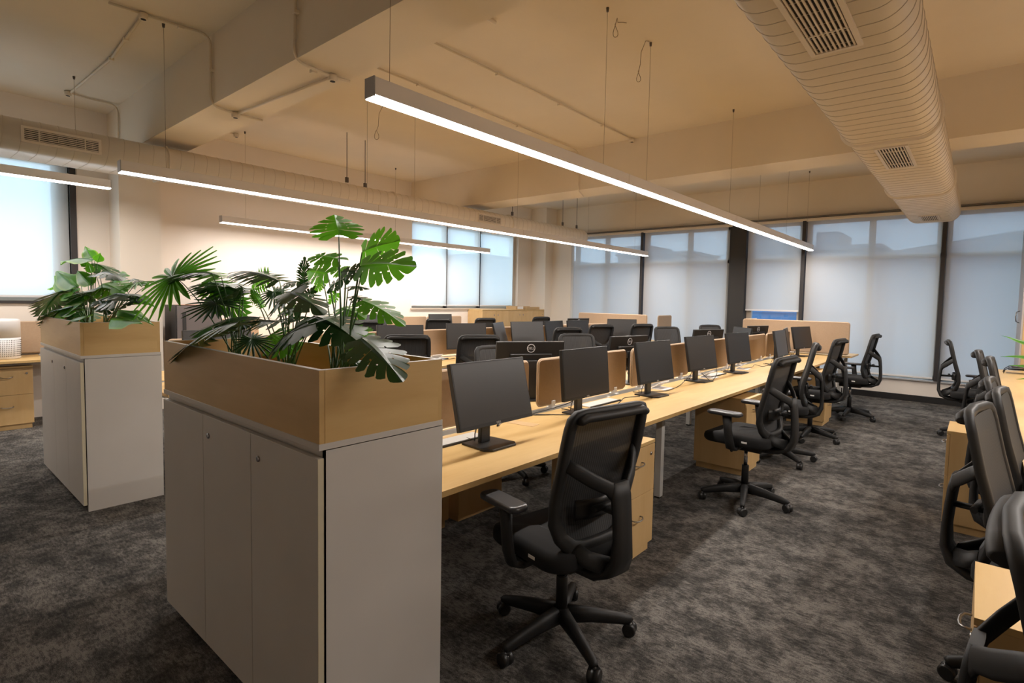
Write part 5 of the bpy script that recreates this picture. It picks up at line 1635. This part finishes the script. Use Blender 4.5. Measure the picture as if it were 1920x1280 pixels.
def plant(name, label, base, pot_r, pot_z, leaves, rnd0, variegated=False):
    bx, by, bz = base
    r = empty(name, (bx, by, pot_z))
    tag(r, label, 'plant', 'artificial plants')
    O = Vector((bx, by, pot_z))
    h = max(bz - 0.05 - pot_z, 0.07)
    MB().lathe([(pot_r * 0.75, 0.0), (pot_r, h - 0.006), (pot_r, h)], 20).build('pot', 'terracotta', r)
    MB().lathe([(pot_r * 0.9, h - 0.012), (pot_r * 0.9, h + 0.002)], 20).build('soil', 'soil', r)
    rng = random.Random(rnd0)
    for k, (kind, tone, _, B, T, w, c) in enumerate(leaves):
        B, T = Vector(B) - O, Vector(T) - O
        bm = leaf_mesh(kind, B, T, w, c, {'F': 0.08, 'V': 0.10}.get(kind, 0.22), rng.random() * 6)
        me = bpy.data.meshes.new('leaf')
        bm.to_mesh(me); bm.free()
        me.materials.append(MATS['leaf_variegated' if kind == 'V' else ('leaf_bright' if tone == 'b' else 'leaf_dark')])
        lo = bpy.data.objects.new('leaf', me); COL.objects.link(lo); lo.parent = r
        # petiole from the pot to the leaf base
        a = 2 * PI * k / max(1, len(leaves))
        st = Vector((0.025 * math.cos(a), 0.02 * math.sin(a), h))
        mid = st.lerp(B, 0.55) + Vector((0, 0, 0.10 * (B - st).length))
        pts = []
        for i in range(9):
            t = i / 8
            pts.append(st * (1 - t) ** 2 + mid * 2 * t * (1 - t) + B * t * t)
        sm = MB(); sm.sweep(pts, [0.007 - 0.003 * i / 8 for i in range(9)], n=6, up=(0.3, 0.2, 0.9))
        sm.build('stem', 'stem_green', lo)
    return r
def plants():
    sets = [('A', STEM_A, LEAF_A, 1.068), ('B', STEM_B, LEAF_B, 1.080)]
    labs = {('A', 0): ('fan_palm', 'dark green fan palm at the left end of the foreground planter'),
            ('A', 1): ('split_leaf_plant', 'split leaved dark plant in the middle of the foreground planter'),
            ('A', 2): ('monstera_plant', 'tall bright monstera at the right end of the foreground planter'),
            ('B', 0): ('broadleaf_plant', 'yellow edged broad leaved plant in the left of the further planter'),
            ('B', 1): ('mixed_foliage_plant', 'dark glossy leaved plant in the right of the further planter')}
    for s, stems, leaves, pz in sets:
        for i, b in enumerate(stems):
            ls = [l for l in leaves if l[2] == i]
            plant(*labs[(s, i)], b, 0.10, pz, ls, 7 + i)
    # plant standing on the right desk, only its leaf tips in view
    R = [([0.30, 3.45, 1.30], [0.087, 3.4, 1.388]), ([0.30, 3.46, 1.28], [0.09, 3.4, 1.289]), ([0.30, 3.44, 1.24], [0.117, 3.4, 1.246]), ([0.31, 3.46, 1.20], [0.15, 3.4, 1.184]),
         ([0.55, 3.6, 1.3], [0.75, 3.8, 1.5]), ([0.55, 3.5, 1.3], [0.8, 3.3, 1.35]), ([0.5, 3.6, 1.3], [0.45, 3.95, 1.4])]
    ls = [('V', 'b', 0, b, t, 0.16, (0.2, -0.75, 0.6)) for b, t in R]
    plant('desk_plant', 'long leaved green plant on the right desk, only its leaf tips in view', (0.52, 3.48, 0.90), 0.08, TOP, ls, 3)
plants()
